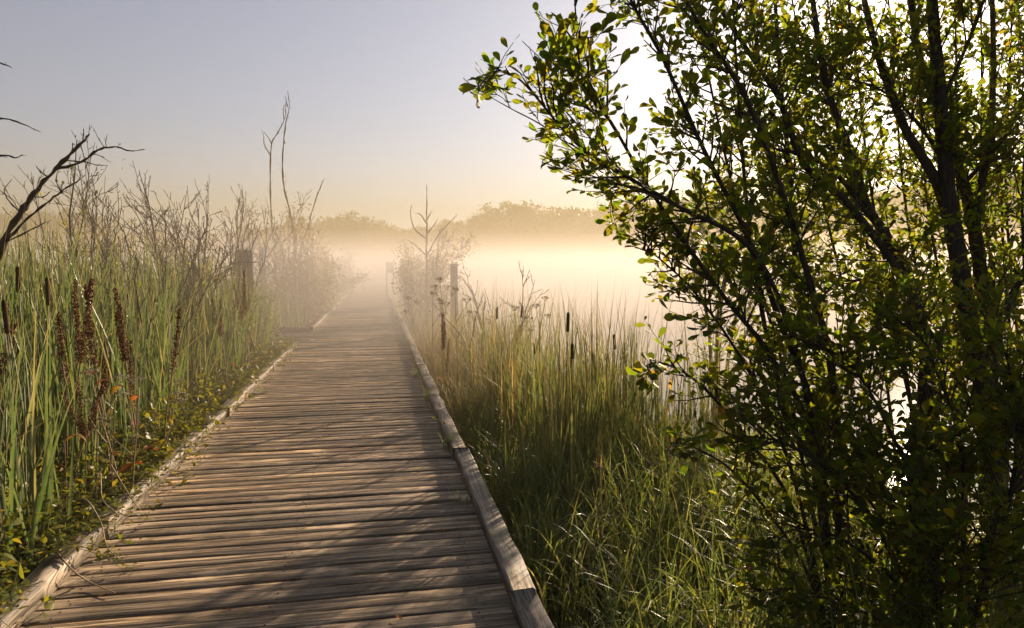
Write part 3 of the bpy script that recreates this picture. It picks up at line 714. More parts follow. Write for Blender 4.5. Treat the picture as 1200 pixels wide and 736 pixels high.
# ------------------------------------------------------------------ dead branches and bare shrubs
CLEAR = [None, None]      # how far twigs may reach over the path, in the shrub's own space
def over_path(q):
    return (CLEAR[0] is not None and (q[:, 0] > CLEAR[0]).any()) or (CLEAR[1] is not None and (q[:, 0] < CLEAR[1]).any())
def bare_growth(mb, pth, r0, rng, depth, dens=5.0, ang=(.4, 1.0), up=.02, wig=.12, ratio=.5, minr=.0018):
    """branches off a path, and branches off those"""
    L = np.linalg.norm(np.diff(pth, axis=0), axis=1).sum(); K = len(pth)
    for _ in range(max(2, int(L * dens))):
        t = rng.uniform(.18, .97) * (K - 1); i = min(int(t), K - 2); q = pth[i] + (pth[i + 1] - pth[i]) * (t - i); tg = unit(pth[i + 1] - pth[i])
        l = L * ratio * rng.uniform(.35, 1) * (1.15 - .75 * t / (K - 1)); r = max(minr, r0 * .5 * (1 - .7 * t / (K - 1)))
        b = wander(q, side_dir(tg, *ang, rng, .12), l, 6, wig, rng, up)
        if over_path(b): continue
        mb.tube(b, np.linspace(r, minr * .7, 7), 5 if r > .008 else 4, False)
        if depth > 1: bare_growth(mb, b, r, rng, depth - 1, dens * 1.25, ang, up, wig, ratio, minr)

def dead_branch_tree():
    rng = np.random.default_rng(61); d = 5.2
    o = empty('dead_tree', P(8, 300, d) * [1, 1, 0] + [0, 0, GZ], 'dead lichened branch slanting up out of the reeds against the sky', 'dead tree')
    loc = np.array(o.location)
    main = spline([P(-60, 420, d), P(5, 283, d), P(28, 243, d), P(52, 212, d), P(78, 186, d), P(98, 165, d), P(105, 157, d)], 6)
    mb = MB(); mb.tube(main, np.linspace(.028, .005, len(main)), 8, True, .22); mb.build('trunk', M['dead'], o, loc=loc)
    limbs = [[(66, 198), (95, 190), (115, 176), (135, 172), (152, 177), (170, 175)], [(9, 281), (30, 258), (55, 238), (75, 222), (92, 212), (100, 205)], [(76, 188), (100, 190), (112, 193), (126, 194)],
             [(24, 249), (10, 235), (5, 222), (14, 210)], [(76, 188), (84, 178), (85, 168), (86, 170)], [(6, 284), (35, 270), (50, 262), (60, 258)], [(97, 166), (98, 158), (98, 150)], [(37, 230), (50, 231), (60, 224)], [(56, 207), (48, 202), (42, 194)], [(72, 225), (66, 212), (68, 200)]]
    for k, l in enumerate(limbs):
        q = spline([P(x, y, d + (.08 * math.sin(k * 2 + i) if i else 0)) for i, (x, y) in enumerate(l)], 5); mb = MB()
        r = .012 if k < 2 else .007
        mb.tube(q, np.linspace(r, .0022, len(q)), 6, True, .25); bare_growth(mb, q, r * .8, rng, 2, 9, (.5, 1.2), 0, .16, .30, .002)
        mb.build('limb', M['dead'], o, loc=loc)
    # lichen-grown knots
    # twig tips of a neighbour leaning in
    o2 = empty('bare_tree', P(-120, 320, 4.2) * [1, 1, 0] + [0, 0, GZ], 'bare tree beyond the photo edge, only its dark twig tips showing', 'dead tree'); loc = np.array(o2.location)
    mb = MB(); tr = spline([loc - [0, 0, .1], P(-115, 250, 4.2), P(-105, 120, 4.2), P(-100, -60, 4.3)], 8); mb.tube(tr, np.linspace(.05, .02, len(tr)), 8); mb.build('trunk', M['dead'], o2, loc=loc)
    for l in ([(-104, 100), (-50, 62), (4, 75), (14, 80)], [(-108, 160), (-40, 140), (5, 139), (28, 146), (48, 155)], [(-112, 215), (-40, 188), (5, 182), (18, 185), (27, 181)]):
        q = spline([P(x, y, 4.2) for x, y in l], 5); mb = MB(); mb.tube(q, np.linspace(.012, .0015, len(q)), 6, True, .2); bare_growth(mb, q, .006, rng, 1, 4, (.4, .8), 0, .1, .12, .0015); mb.build('limb', M['dead'], o2, loc=loc)
dead_branch_tree()

def bare_shrub(name, px, depth, toppy, spread, nst, seed, label, m='dead', r=.026, leafy_=0, cat='bare shrub', group=None, dens=4.5, lv=2):
    rng = np.random.default_rng(seed); b = P(px, 312, depth); b[2] = float(ground_h(b[0], b[1]))
    o = empty(name, b, label, cat, group); H = (P(px, toppy, depth)[2] - b[2]) * 1.08; lm = MB()
    CLEAR[0], CLEAR[1] = (XL - .05 - b[0], None) if b[0] < 0 else (None, XR - .15 - b[0])
    for k in range(nst):
        h = H * rng.uniform(.62, 1.0) / (1 if k else .95); a = rng.uniform(0, 6.28)
        st = wander((rng.normal(0, .14), rng.normal(0, .14), -.05), (math.cos(a) * spread * rng.uniform(.3, 1), math.sin(a) * spread * rng.uniform(.3, 1), 1), h, 9, .15, rng, .03)
        if over_path(st): st[:, 0] = -st[:, 0]
        mb = MB(); mb.tube(st, np.linspace(r * rng.uniform(.6, 1.1), .004, 10), 6); bare_growth(mb, st, r * .7, rng, lv, dens, (.35, .95), .02, .13, .36, .0038 * max(1, depth / 9))
        mb.build('stem', M[m], o)
        if leafy_:
            n = leafy_; t = rng.uniform(.35, 1, n) * 9; i = np.minimum(t.astype(int), 8); pos = st[i] + rng.normal(0, min(.11 * H / 2, .17), (n, 3)) * [1, 1, .8]
            leaves(lm, pos, rng.normal(0, 1, (n, 3)), rng.normal(0, .5, (n, 3)) + [0, 0, 1], rng.uniform(.03, .06, n) * max(1, depth / 12), 1.0, rng)
    CLEAR[0] = CLEAR[1] = None
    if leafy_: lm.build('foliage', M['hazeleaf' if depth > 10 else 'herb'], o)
    return o
bare_shrub('bare_shrub', 150, 7.5, 172, .35, 7, 71, 'twiggy shrub, half leafy, behind the dead slanting branch', leafy_=70, dens=5.5)
bare_shrub('bare_shrub', 212, 10, 200, .5, 10, 72, 'tangled bare shrub behind the reeds, left of the thick post'.replace('left of', 'short of'), dens=5.5)
bare_shrub('bare_shrub', 258, 11.5, 208, .5, 11, 73, 'dense bare shrub spreading its crooked twigs over the thick grey post', dens=5.5)
for _i, (_px, _d, _t, _l) in enumerate([(110, 9, 205, 'low bare shrub with fine upright twigs beside the half leafy one'), (182, 8.8, 196, 'thin bare shrub in front of the tangled bare shrub'), (238, 12, 190, 'bare shrub with one twig standing taller than its neighbours'), (60, 8.5, 232, 'small bare shrub under the dead slanting branch'), (275, 14, 222, 'greyish bare shrub rising right behind the post'.replace('right ', ''))]):
    bare_shrub('bare_shrub', _px, _d, _t, .45, 8, 170 + _i, _l, dens=5.5)
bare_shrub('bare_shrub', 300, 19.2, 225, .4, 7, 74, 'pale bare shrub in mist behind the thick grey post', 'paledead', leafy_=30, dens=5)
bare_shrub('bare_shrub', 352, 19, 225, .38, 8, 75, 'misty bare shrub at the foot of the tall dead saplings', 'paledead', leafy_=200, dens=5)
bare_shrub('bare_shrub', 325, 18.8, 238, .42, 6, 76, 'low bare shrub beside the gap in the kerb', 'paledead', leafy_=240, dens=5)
bare_shrub('weed_bush', 291, 10.6, 322, .3, 6, 95, 'low leafy weed bush hiding the foot of the thick grey post', 'strawstem', leafy_=120, cat='bush', dens=3, lv=1)
bare_shrub('weed_bush', 318, 13.2, 335, .3, 6, 96, 'low leafy weed bush by the end of the near kerb', 'strawstem', leafy_=120, cat='bush', dens=3, lv=1)
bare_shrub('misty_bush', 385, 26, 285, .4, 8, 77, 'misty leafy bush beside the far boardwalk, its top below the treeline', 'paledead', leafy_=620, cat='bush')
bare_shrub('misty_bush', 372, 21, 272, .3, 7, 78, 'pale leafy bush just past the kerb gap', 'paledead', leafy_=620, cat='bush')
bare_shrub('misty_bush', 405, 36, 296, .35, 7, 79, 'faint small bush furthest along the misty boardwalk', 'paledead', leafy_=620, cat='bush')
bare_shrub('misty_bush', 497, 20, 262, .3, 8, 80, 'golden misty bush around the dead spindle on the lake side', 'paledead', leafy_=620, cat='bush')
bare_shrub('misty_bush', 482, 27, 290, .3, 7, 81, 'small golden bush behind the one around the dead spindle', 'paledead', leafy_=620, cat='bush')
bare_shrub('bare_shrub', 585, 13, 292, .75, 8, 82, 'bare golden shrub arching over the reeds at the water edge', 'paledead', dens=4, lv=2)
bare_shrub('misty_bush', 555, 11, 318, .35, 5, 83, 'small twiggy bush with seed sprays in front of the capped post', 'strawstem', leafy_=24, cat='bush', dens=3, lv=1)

def sapling(name, pts, depth, r, seed, label, twigs, m='paledead'):
    rng = np.random.default_rng(seed); b = P(*pts[0], depth); g = b.copy(); g[2] = float(ground_h(b[0], b[1]))
    o = empty(name, g, label, 'dead tree'); q = spline([g - [0, 0, .1]] + [P(x, y, depth) for x, y in pts], 6)
    mb = MB(); mb.tube(q, np.linspace(r, .007, len(q)), 7, True, .2); mb.build('trunk', M[m], o, loc=g)
    bare_growth(mb if False else (tb := MB()), q[len(q) // 4:], r * .28, rng, 2, 4, (.4, 1.1), .02, .16, .09, .0035); tb.build('limb', M[m], o, loc=g)
    for tw in twigs:
        w_ = spline([P(x, y, depth + .1 * math.sin(x + y)) for x, y in tw], 5); mb = MB(); mb.tube(w_, np.linspace(r * .5, .005, len(w_)), 5); bare_growth(mb, w_, r * .3, rng, 1, 3, (.4, .9), 0, .1, .25, .004); mb.build('limb', M[m], o, loc=g)
    return o
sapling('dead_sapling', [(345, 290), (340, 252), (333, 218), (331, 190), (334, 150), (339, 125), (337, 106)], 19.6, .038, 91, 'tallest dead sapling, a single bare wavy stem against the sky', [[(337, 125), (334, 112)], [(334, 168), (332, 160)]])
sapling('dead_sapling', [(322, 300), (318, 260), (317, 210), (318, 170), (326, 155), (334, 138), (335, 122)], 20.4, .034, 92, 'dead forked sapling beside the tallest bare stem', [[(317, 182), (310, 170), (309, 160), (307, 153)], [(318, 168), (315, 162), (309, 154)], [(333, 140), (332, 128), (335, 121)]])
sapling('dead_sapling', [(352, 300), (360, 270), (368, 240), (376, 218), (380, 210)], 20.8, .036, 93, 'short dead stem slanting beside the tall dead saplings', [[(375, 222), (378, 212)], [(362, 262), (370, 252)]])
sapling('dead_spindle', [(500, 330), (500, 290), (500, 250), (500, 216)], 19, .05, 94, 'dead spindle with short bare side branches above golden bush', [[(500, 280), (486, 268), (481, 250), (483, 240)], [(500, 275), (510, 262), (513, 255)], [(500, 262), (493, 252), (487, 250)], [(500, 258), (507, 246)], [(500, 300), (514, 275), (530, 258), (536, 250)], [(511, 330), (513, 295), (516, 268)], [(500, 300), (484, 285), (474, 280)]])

# ------------------------------------------------------------------ the leafy shrubs on the lake side
BX = [(-200, 700), (0, 640), (30, 606), (60, 585), (85, 545), (108, 545), (150, 598), (200, 640), (235, 690), (290, 730), (330, 752), (400, 756), (440, 742), (470, 775), (530, 785), (590, 820), (650, 848), (736, 880), (900, 900)]
def left_limit(py): return np.interp(py, [a for a, b in BX], [b for a, b in BX])
def allowed(p, slack=0):
    x, y, d = proj(p); return (x > left_limit(y) + slack) & (d > 1.6)

DENS = 1.22
def leafed_twig(lm, tm, q, rng, ls, r=.0022, dens=1.0, gap=.024):
    """one twig path with alternate leaves"""
    tm.tube(q, np.linspace(r, r * .5, len(q)), 4, False)
    L = np.linalg.norm(np.diff(q, axis=0), axis=1).sum(); n = max(3, int(L / gap * dens)); t = (np.linspace(.12, 1, n) + rng.normal(0, .01, n)).clip(0, .999) * (len(q) - 1)
    i = t.astype(int); pos = q[i] + (q[i + 1] - q[i]) * (t - i)[:, None]; tg = unit(q[i + 1] - q[i])
    sd = unit(np.cross(tg, rng.normal(0, .45, (n, 3)) + [0, 0, 1])) * np.where(np.arange(n) % 2, 1, -1)[:, None]
    d = tg * rng.uniform(.3, 1.0, (n, 1)) + sd * rng.uniform(.5, 1.1, (n, 1)) + rng.normal(0, .25, (n, 3)) + [0, 0, .12]
    nr = np.cross(d, tg) * np.where(np.arange(n) % 2, 1, -1)[:, None] + rng.normal(0, .5, (n, 3)) + [0, 0, .6]
    leaves(lm, pos + unit(d) * .005, d, nr, ls * rng.uniform(.75, 1.1) * np.clip(rng.normal(.95, .25, n), .4, 1.4), rng.uniform(.75, 1.1), rng)

def leafy_stem(tm, lm, q, r, rng, ls, every=.10, blen=(.25, .6), t0=.15, dens=1.0, cull=True, tw_gap=.075, droop=0.0):
    K = len(q); seg = np.linalg.norm(np.diff(q, axis=0), axis=1); L = seg.sum()
    for _ in range(int(L * (1 - t0) / every * DENS)):
        t = rng.uniform(t0, .995) * (K - 1); i = min(int(t), K - 2); p = q[i] + (q[i + 1] - q[i]) * (t - i); tg = unit(q[i + 1] - q[i])
        l = rng.uniform(*blen) * (1.1 - .55 * t / (K - 1)); b = wander(p, side_dir(tg, .45, 1.15, rng, .15 - droop), l, 6, .10, rng, .03)
        if cull and not allowed(b[-1:], 8)[0]: 
            b = b[:4]
            if not allowed(b[-1:], 8)[0]: continue
        tm.tube(b, np.linspace(min(r * .4, .006), .0018, len(b)), 5, False)
        m = max(1, int(l / tw_gap))
        for _ in range(m):
            tt = rng.uniform(.15, .98) * (len(b) - 1); ii = min(int(tt), len(b) - 2); pp = b[ii] + (b[ii + 1] - b[ii]) * (tt - ii)
            w_ = wander(pp, side_dir(unit(b[ii + 1] - b[ii]), .4, 1.1, rng, .12), rng.uniform(.08, .2), 4, .12, rng, .03)
            if cull and not allowed(w_[-1:], 0)[0]: continue
            leafed_twig(lm, tm, w_, rng, ls, dens=dens)
        leafed_twig(lm, tm, b[len(b) // 2:], rng, ls, dens=dens * .7)

def big_shrub(name, label, base, stems, seed, cat='shrub', ls=.058, stem_mat='bark'):
    rng = np.random.default_rng(seed); o = empty(name, base, label, cat); tm, lm = MB(), MB(); loc = np.array(base)
    for s in stems:
        pts = s['pts']; q = spline(pts, 7); r = s.get('r', .012); mb = MB()
        mb.tube(q, np.linspace(r, s.get('re', r * .22), len(q)) * (1 + .06 * np.sin(np.arange(len(q)) * 1.7)), 9 if r > .03 else 6)
        mb.build(s.get('name', 'stem'), M['bark' if r > .011 else 'twig'], o, loc=loc)
        leafy_stem(tm, lm, q, r, rng, ls, s.get('every', .1), s.get('blen', (.25, .6)), s.get('t0', .15), s.get('dens', 1.0), s.get('cull', True), s.get('gap', .075))
    tm.build('branchwork', M['twig'], o, loc=loc); lm.build('crown', M['leaf'], o, loc=loc)
    return o

def pp(d0, d1, *xy):
    n = len(xy); return [P(x, y, d0 + (d1 - d0) * i / (n - 1)) for i, (x, y) in enumerate(xy)]
def base_at(px, d, dz=0):
    b = P(px, 700, d); b[2] = float(ground_h(b[0], b[1])) - .05; return b

b1 = base_at(985, 3.3)
arch = dict(blen=(.12, .40), every=.075, t0=.42, cull=True, gap=.07)
big_shrub('alder_shrub', 'leafy shrub whose long thin branches arch out over the pale lake', b1, [
    dict(pts=[b1] + pp(3.2, 2.6, (960, 560), (930, 400), (880, 292), (797, 243), (730, 204), (673, 166), (602, 88), (548, 94)), r=.017, re=.002, **arch),
    dict(pts=[b1] + pp(3.2, 2.7, (950, 520), (905, 420), (844, 342), (768, 232), (716, 143), (683, 95), (672, -20)), r=.016, re=.003, **{**arch, 't0': .35}),
    dict(pts=pp(2.95, 2.7, (740, 212), (700, 170), (655, 120), (640, 78), (612, 48)), r=.005, re=.0015, **{**arch, 't0': .1}),
    dict(pts=pp(2.9, 2.75, (797, 243), (745, 222), (690, 205), (642, 186), (634, 198)), r=.005, re=.0015, **{**arch, 't0': .1}),
    dict(pts=pp(2.9, 2.75, (690, 190), (640, 150), (600, 128), (568, 110)), r=.004, re=.0015, **{**arch, 't0': .1}),
    dict(pts=[b1] + pp(3.3, 3.0, (955, 500), (915, 380), (880, 285), (825, 176), (778, 71), (735, -10), (720, -80)), r=.02, re=.005, every=.065, blen=(.12, .38), t0=.3),
    dict(pts=[b1] + pp(3.4, 3.2, (980, 480), (940, 300), (880, 128), (825, 38), (770, -60)), r=.024, re=.007, every=.08, blen=(.2, .5), t0=.25),
    dict(pts=[b1] + pp(3.2, 2.9, (930, 600), (880, 520), (820, 450), (775, 425), (750, 432)), r=.012, re=.002, every=.06, blen=(.12, .3), t0=.35),
    dict(pts=[b1] + pp(3.3, 3.0, (930, 560), (880, 440), (820, 350), (775, 305), (752, 290)), r=.012, re=.002, every=.06, blen=(.12, .32), t0=.35),
    dict(pts=[b1] + pp(3.1, 2.8, (950, 680), (900, 600), (850, 545), (800, 520), (780, 528)), r=.010, re=.002, every=.07, blen=(.12, .3), t0=.35),
], 211)

b2 = base_at(1060, 3.9)
big_shrub('sallow_shrub', 'many stemmed shrub with slender trunks, sun shining through its leaves', b2, [
    dict(pts=[b2] + pp(3.9, 4.1, (1090, 520), (1076, 362), (1041, 281), (1016, 241), (996, 176), (980, 135), (965, 85), (950, -20), (945, -90)), r=.038, re=.012, every=.085, blen=(.25, .6)),
    dict(pts=[b2] + pp(3.8, 3.7, (1080, 480), (1076, 362), (1000, 246), (945, 196), (915, 120), (900, 95), (850, 20), (800, -60)), r=.03, re=.01, every=.085, blen=(.25, .55)),
    dict(pts=pp(3.95, 3.8, (1024, 252), (1012, 246), (985, 210), (945, 181), (910, 175), (880, 150)), r=.018, re=.004, every=.09, blen=(.2, .45)),
    dict(pts=[b2] + pp(3.8, 4.0, (1000, 560), (960, 430), (935, 330), (925, 200), (912, 60), (905, -70)), r=.026, re=.009, every=.09, blen=(.25, .55)),
    dict(pts=[b2] + pp(3.7, 3.6, (985, 600), (930, 500), (900, 400), (880, 280), (870, 180), (862, 60), (856, -60)), r=.02, re=.006, every=.09, blen=(.25, .5)),
] + [dict(pts=pp(d0, d0 + .2, (x0, 640), (x0 + (x1 - x0) * .35 + 6, 430), (x0 + (x1 - x0) * .65 - 8, 230), (x1, 40), (x1 + (x1 - x0) * .2, -80)), r=.013, re=.004, every=.085, blen=(.18, .42), t0=.2)
    for d0, x0, x1 in ((4.6, 1000, 880), (4.9, 1040, 935), (4.4, 1085, 1000), (4.8, 1110, 1045), (4.5, 1150, 1120), (4.9, 1175, 1185), (4.3, 1190, 1215), (4.6, 1130, 1075), (4.7, 1180, 1150), (4.4, 1100, 960), (4.9, 1190, 1185), (5.0, 1060, 975), (3.6, 960, 820))], 202)

b3 = base_at(1165, 4.2)
big_shrub('alder_tree', 'thickest dark trunked tree, forked, with the sun burning behind its top', b3, [
    dict(name='trunk', pts=[b3] + pp(4.2, 4.3, (1165, 600), (1152, 450), (1131, 347), (1116, 261), (1108, 195), (1101, 100), (1094, 25), (1090, -80)), r=.068, re=.028, every=.11, blen=(.3, .7), t0=.1),
    dict(name='trunk', pts=[b3 + [.1, .1, 0]] + pp(4.4, 4.5, (1172, 600), (1160, 440), (1148, 310), (1136, 241), (1121, 191), (1101, 126), (1076, 60), (1060, -60)), r=.058, re=.016, every=.11, blen=(.3, .7), t0=.1),
    dict(name='limb', pts=pp(4.4, 4.5, (1142, 270), (1151, 211), (1161, 151), (1164, 50), (1160, -60)), r=.03, re=.012, every=.1, blen=(.3, .6)),
    dict(name='limb', pts=pp(4.3, 4.2, (1128, 300), (1096, 211), (1061, 151), (1036, 85), (1015, 10), (1000, -80)), r=.036, re=.014, every=.1, blen=(.3, .65)),
    dict(name='limb', pts=pp(4.3, 4.0, (1152, 440), (1180, 360), (1215, 290), (1260, 200)), r=.03, re=.01, every=.09, blen=(.3, .6)),
    dict(name='limb', pts=pp(4.3, 4.2, (1150, 500), (1110, 420), (1060, 350), (1020, 330), (980, 330)), r=.02, re=.005, every=.09, blen=(.25, .5)),
    dict(name='limb', pts=pp(4.3, 4.1, (1108, 195), (1080, 150), (1040, 110), (990, 90), (950, 60)), r=.014, re=.004, every=.05, blen=(.25, .55), t0=.1),
    dict(name='limb', pts=pp(4.4, 4.6, (1130, 215), (1170, 170), (1200, 120), (1230, 40)), r=.016, re=.005, every=.05, blen=(.25, .55), t0=.1),
    dict(name='limb', pts=pp(4.3, 4.0, (1104, 120), (1130, 60), (1150, 10), (1165, -50)), r=.014, re=.004, every=.05, blen=(.25, .5), t0=.1),
], 203, cat='tree')

b4 = base_at(1120, 3.0)
low = dict(every=.058, blen=(.22, .5), t0=.1, dens=1.1)
big_shrub('leafy_bush', 'low dark bush of dense leaves filling the shade below the trunks', b4, [
    dict(pts=[b4] + pp(2.9, 2.8, (1040, 640), (980, 560), (920, 520), (870, 510)), r=.012, re=.003, **low),
    dict(pts=[b4] + pp(3.0, 3.0, (1080, 600), (1040, 500), (1000, 430), (950, 400)), r=.012, re=.003, **low),
    dict(pts=[b4] + pp(3.0, 3.0, (1130, 600), (1120, 500), (1090, 420), (1060, 370)), r=.012, re=.003, **low),
    dict(pts=[b4] + pp(3.0, 3.1, (1180, 600), (1190, 500), (1180, 420), (1160, 380)), r=.012, re=.003, **low),
    dict(pts=[b4] + pp(2.9, 2.9, (1060, 700), (1000, 640), (940, 620), (880, 640)), r=.012, re=.003, **low),
    dict(pts=[b4] + pp(2.8, 2.7, (1150, 690), (1160, 620), (1200, 560), (1230, 520)), r=.012, re=.003, **low),
    dict(pts=[b4] + pp(2.8, 2.8, (1050, 740), (990, 710), (930, 690), (890, 700)), r=.010, re=.003, **low),
    dict(pts=[b4] + pp(2.7, 2.7, (1100, 700), (1080, 640), (1050, 590), (1030, 560)), r=.0105, re=.003, **low),
    dict(pts=[b4] + pp(3.4, 3.4, (1130, 620), (1110, 540), (1140, 460), (1150, 400)), r=.012, re=.003, **low),
    dict(pts=[b4] + pp(3.3, 3.5, (1160, 640), (1190, 560), (1210, 480), (1200, 420)), r=.012, re=.003, **low),
    dict(pts=[b4] + pp(3.3, 3.3, (1050, 640), (1000, 560), (960, 480), (900, 450)), r=.012, re=.003, **low),
], 204)

def back_tree():
    """a tree standing behind the shrubs at the water edge; its crown shades the near boardwalk"""
    b = base_at(835, 9.6)
    w_ = dict(every=.11, blen=(.5, .95), t0=.15, gap=.10)
    big_shrub('young_alder', 'young leafy tree at the lake edge behind the arching shrub', b, [
        dict(pts=[b] + pp(9.6, 9.6, (842, 380), (850, 320), (845, 270), (850, 215)), r=.045, re=.012, **w_),
        dict(pts=[b] + pp(9.6, 9.4, (830, 380), (815, 330), (812, 290), (808, 255)), r=.03, re=.008, **w_),
        dict(pts=[b] + pp(9.6, 9.8, (860, 380), (885, 320), (900, 260), (905, 190)), r=.03, re=.008, **w_),
        dict(pts=[b] + pp(9.6, 9.2, (870, 400), (920, 340), (950, 280), (970, 230)), r=.03, re=.008, **w_)], 205, cat='tree', ls=.065)
back_tree()

# ------------------------------------------------------------------ small things on and beside the boardwalk
def sprigs():
    rng = np.random.default_rng(81)
    for i, (px, py) in enumerate([(118, 640), (165, 610), (205, 560), (235, 530), (262, 492), (300, 455), (150, 660), (320, 428), (520, 515), (505, 462)]):
        g = G(px, py, .0); o = empty('creeping_sprig', g); s = 1 if px < 400 else -1
        lm, tm = MB(), MB()
        for k in range(3):
            q = wander(np.array([-s * .22, 0, .11]) + rng.normal(0, .03, 3), (s * 1.0, rng.normal(-.1, .5), .0), rng.uniform(.25, .4), 6, .14, rng, -.06); q[:, 2] = np.maximum(q[:, 2], .012)
            leafed_twig(lm, tm, q, rng, .035, .0018, 1.2, .03)
        tm.build('stem', M['dockstem'], o); lm.build('foliage', M['herb'], o)
        tag(o, 'small leafy sprig creeping over the kerb onto the planks' if px < 400 else 'small weed growing at the base of the lake side kerb', 'weed', 'sprigs creeping over the kerb' if px < 400 else 'weeds by the lake side kerb')
sprigs()
def dry_stalks():
    for pts, lab in (([(84, 592, .25), (100, 585, .32), (118, 612, .2), (125, 640, .14), (140, 655, .02)], 'pale bent dry stalk hanging over the kerb nearest the camera'),
                     ([(118, 555, .3), (120, 585, .22), (135, 600, .13), (143, 608, .02)], 'brown bent stalk crossing the kerb by the yellow leaf'),
                     ([(130, 545, .4), (145, 570, .3), (158, 590, .12), (165, 598, .02)], 'straight brown stalk leaning over the kerb onto the planks'),
                     ([(66, 647, .12), (85, 668, .1), (105, 682, .02), (135, 695, .012)], 'thin brown stem lying on the planks beside the kerb')):
        q = spline([G(x, y, z) for x, y, z in pts], 6); g = q[-1].copy(); mb = MB(); mb.tube(q, np.linspace(.005, .0025, len(q)), 5)
        o = mb.build('dry_stalk', M['strawstem'], loc=g); o.location = g; tag(o, lab, 'stalk')
dry_stalks()
def autumn_leaves():
    rng = np.random.default_rng(83)
    for px, py, d, ln, m, lab in ((185, 462, 4.6, .17, 'yellowleaf', 'large yellow and orange leaf standing out of the greenery'), (222, 468, 5.0, .13, 'redleaf', 'long orange leaf lying level beside the large yellow one'), (112, 516, 3.9, .15, 'yellowleaf', 'broad yellow leaf above the bent stalks'),
                                  (180, 530, 4.6, .09, 'redleaf', 'small orange red leaf just above the kerb'), (222, 535, 4.9, .06, 'redleaf', 'small red leaf at the kerb edge near the planks'), (98, 440, 4.3, .10, 'redleaf', 'upright red leaf between the dock stalks'), (116, 452, 4.3, .1, 'redleaf', 'orange leaf beside the upright red leaf')):
        p = P(px, py, d); p[0] = min(p[0], XL - .07); mb = MB(); g = p.copy(); g[0] -= .08; g[2] = float(ground_h(g[0], g[1]))
        blades(mb, p[None], np.array([ln * 1.15]), np.array([ln * .36]), np.array([rng.uniform(-1.2, .4)]), np.array([.7 + rng.normal(0, .2)]), np.array([1.5 + rng.normal(0, .4)]), 8, .35, rng, 2.2, .12, .3)
        o = empty('dock_leaf', g, lab, 'leaf'); mb.build('blade', M[m], o, loc=g); mb = MB(); mb.tube(spline([g, (g + p) / 2 + [.03, 0, .05], p], 4), np.linspace(.004, .002, 9), 4); mb.build('stalk', M['dockstem'], o, loc=g)
autumn_leaves()

def tufts():
    rng = np.random.default_rng(85)
    for i, (px, py, n, h) in enumerate([(520, 528, 26, .30), (506, 470, 22, .26), (548, 590, 14, .16), (497, 442, 24, .3)]):
        g = G(px, py, 0); g[0] = XR - .13 - .02 * i; mb = MB()
        b = np.zeros((n, 3)); b[:, :2] = rng.normal(0, .022, (n, 2)); b[:, 2] = -.01
        blades(mb, b, rng.uniform(.4, 1, n) * h, rng.uniform(.004, .007, n), rng.uniform(0, 6.28, n), np.abs(rng.normal(.15, .2, n)), rng.uniform(.3, 1.6, n), 5, .2, rng)
        o = mb.build('grass_tuft', M['grass']); o.location = g
        tag(o, ['leaning grass tuft growing between planks against the lake side kerb, the bigger near one', 'grass tuft at the lake side kerb where two beams meet', 'smallest grass tuft between planks at the lake side kerb', 'furthest grass tuft at the foot of the lake side kerb'][i], 'grass tuft')
tufts()
def litter():
    rng = np.random.default_rng(86)
    for i in range(26):
        y = 2.9 + 9 * rng.random() ** 1.6; x = rng.uniform(XL + .15, XR - .15) if i % 3 else XL + .2 + abs(rng.normal(0, .2)); mb = MB(); a = rng.uniform(0, 6.28)
        leaves(mb, np.zeros((1, 3)), np.array([[math.cos(a), math.sin(a), .1]]), np.array([[rng.normal(0, .3), rng.normal(0, .3), 1]]), np.array([rng.uniform(.025, .05)]), .9, rng)
        o = mb.build('fallen_leaf', M[('yellowleaf', 'redleaf', 'reedtan', 'reedtan')[i % 4]]); o.location = (x, y, .008); tag(o, 'small dry leaf fallen flat on the grey planks', 'leaf', 'fallen leaves on the planks')
litter()

def near_clumps():
    """broad cattail leaves standing closest to the camera on the reed side"""
    rng = np.random.default_rng(87)
    for px, d, h, n, lab in ((22, 3.55, 1.55, 26, 'broad bladed cattail clump nearest the camera, at the edge of the photo'), (62, 3.9, 1.75, 24, 'broad bladed cattail clump in front of the tallest dock stalk'), (-25, 3.9, 1.8, 22, 'broad bladed cattail clump cut by the photo edge'),
                             (105, 4.9, 1.7, 20, 'broad bladed cattail clump behind the leaning dock stalk'), (152, 5.6, 1.75, 20, 'broad bladed cattail clump behind the seed umbels and orange leaves'), (190, 7.0, 1.8, 20, 'broad bladed cattail clump deeper in the reed bed, before the bare shrubs'), (215, 8.6, 1.8, 20, 'broad bladed cattail clump farthest along the reed bed')):
        g = P(px, 560, d); g[0] = min(g[0], XL - .3); g[2] = float(ground_h(g[0], g[1])); o = empty('cattail_clump', g, lab, 'cattail clump', 'broad cattail clumps beside the kerb')
        mb = MB(); b = rng.normal(0, .09, (n, 3)); b[:, 2] = -.03
        blades(mb, b, rng.uniform(.65, 1.1, n) * h, rng.uniform(.018, .03, n), rng.uniform(0, 6.28, n), np.abs(rng.normal(.03, .09, n)), rng.gamma(1.4, .13, n), 9, .3, rng)
        mb.build('leaf_fan', M['reed'], o)
        mb = MB(); mb.tube(wander((0, 0, -.05), (.02, .02, 1), h * .8, 6, .03, rng), np.linspace(.008, .003, 7), 6); mb.build('stem', M['stem'], o)
near_clumps()
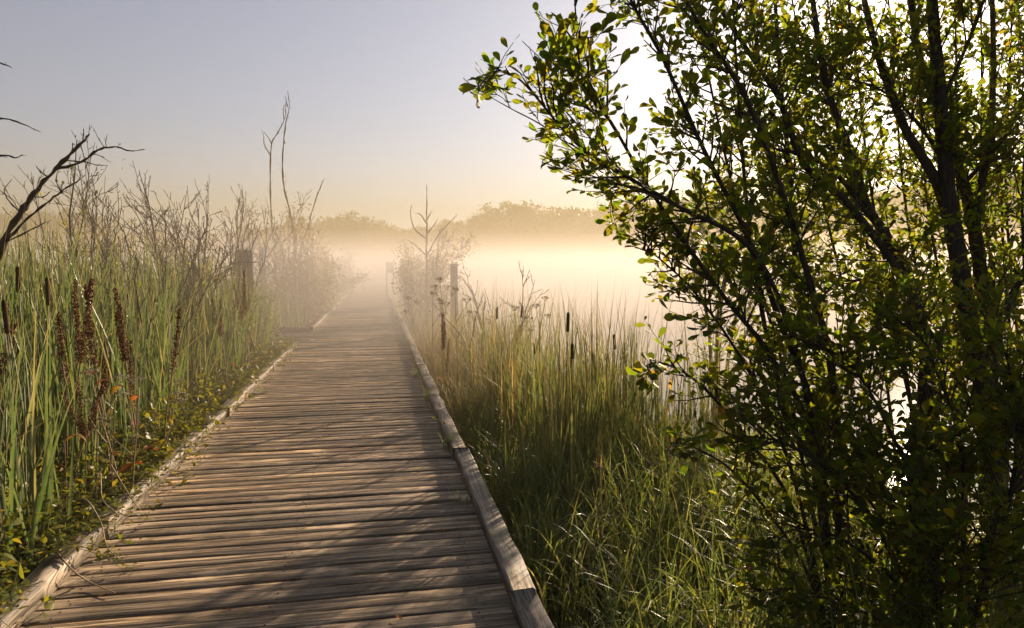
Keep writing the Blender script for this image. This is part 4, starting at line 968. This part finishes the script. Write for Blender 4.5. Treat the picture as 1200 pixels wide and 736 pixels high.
def lake_clumps():
    """broad cattail leaves standing against the pale water"""
    rng = np.random.default_rng(97); protos = []
    for k in range(4):
        o = empty('cattail_clump', (0, 0, 0)); n = 20; mb = MB(); b = rng.normal(0, .16, (n, 3)); b[:, 2] = -.03
        blades(mb, b, rng.uniform(.62, 1.02, n), rng.uniform(.019, .031, n), rng.uniform(0, 6.28, n), np.abs(rng.normal(.03, .09, n)), rng.gamma(1.3, .09, n), 9, .3, rng)
        mb.build('leaf_fan', M['reedbroad'], o); protos.append(o)
    spots = [(672, 338, 6.0), (708, 372, 6.3), (640, 372, 6.8), (590, 378, 8), (615, 362, 8), (565, 388, 8.5), (690, 395, 5.6), (735, 380, 5.8), (760, 400, 5.6), (655, 400, 5.7), (545, 396, 9.5), (620, 408, 6.4), (725, 415, 5.3), (600, 400, 7.2), (785, 385, 6.0), (575, 372, 10), (680, 425, 5.0), (640, 440, 5.2)]
    for i, (px, py, d) in enumerate(spots):
        o = protos[i] if i < 4 else copy_tree(protos[i % 4]); p = P(px, py, d); z = float(ground_h(p[0], p[1])); h = p[2] - z
        o.location = (p[0], p[1], max(z, WZ - .1)); o.rotation_euler.z = rng.uniform(0, 6.28); o.scale = (1.1, 1.1, h)
        tag(o, 'tallest cattail leaf clump standing against the pale lake water' if i == 0 else 'upright broad cattail leaves standing against the pale lake water', 'cattail clump', 'cattail clumps before the lake')
lake_clumps()
def wisps():
    """drifting banks of steam over the open water"""
    import bmesh
    rng = np.random.default_rng(88)
    for x, y, rx, ry, h in ((30, 70, 26, 12, 4.0), (52, 100, 30, 16, 6.5), (14, 92, 24, 12, 5.0), (88, 120, 40, 20, 8), (-30, 100, 26, 14, 5), (60, 62, 24, 10, 3.4)):
        me = bpy.data.meshes.new('mist'); bm = bmesh.new(); bmesh.ops.create_icosphere(bm, subdivisions=4, radius=1.0)
        for v in bm.verts:
            k = 1 + .16 * math.sin(v.co.x * 4 + x) * math.cos(v.co.y * 5 + y) + .1 * math.sin(v.co.z * 6 + v.co.x * 7)
            v.co = Vector((v.co.x * rx * k, v.co.y * ry * k, max(v.co.z, 0) * h * k + .06))
        bm.to_mesh(me); bm.free(); me.materials.append(M['wisp']); o = bpy.data.objects.new('mist', me); COL.objects.link(o); o.location = (x, y, WZ)
        tag(o, 'pale bank of steam lifting off the open lake water', 'mist', 'banks of steam on the lake', kind='stuff')
wisps()
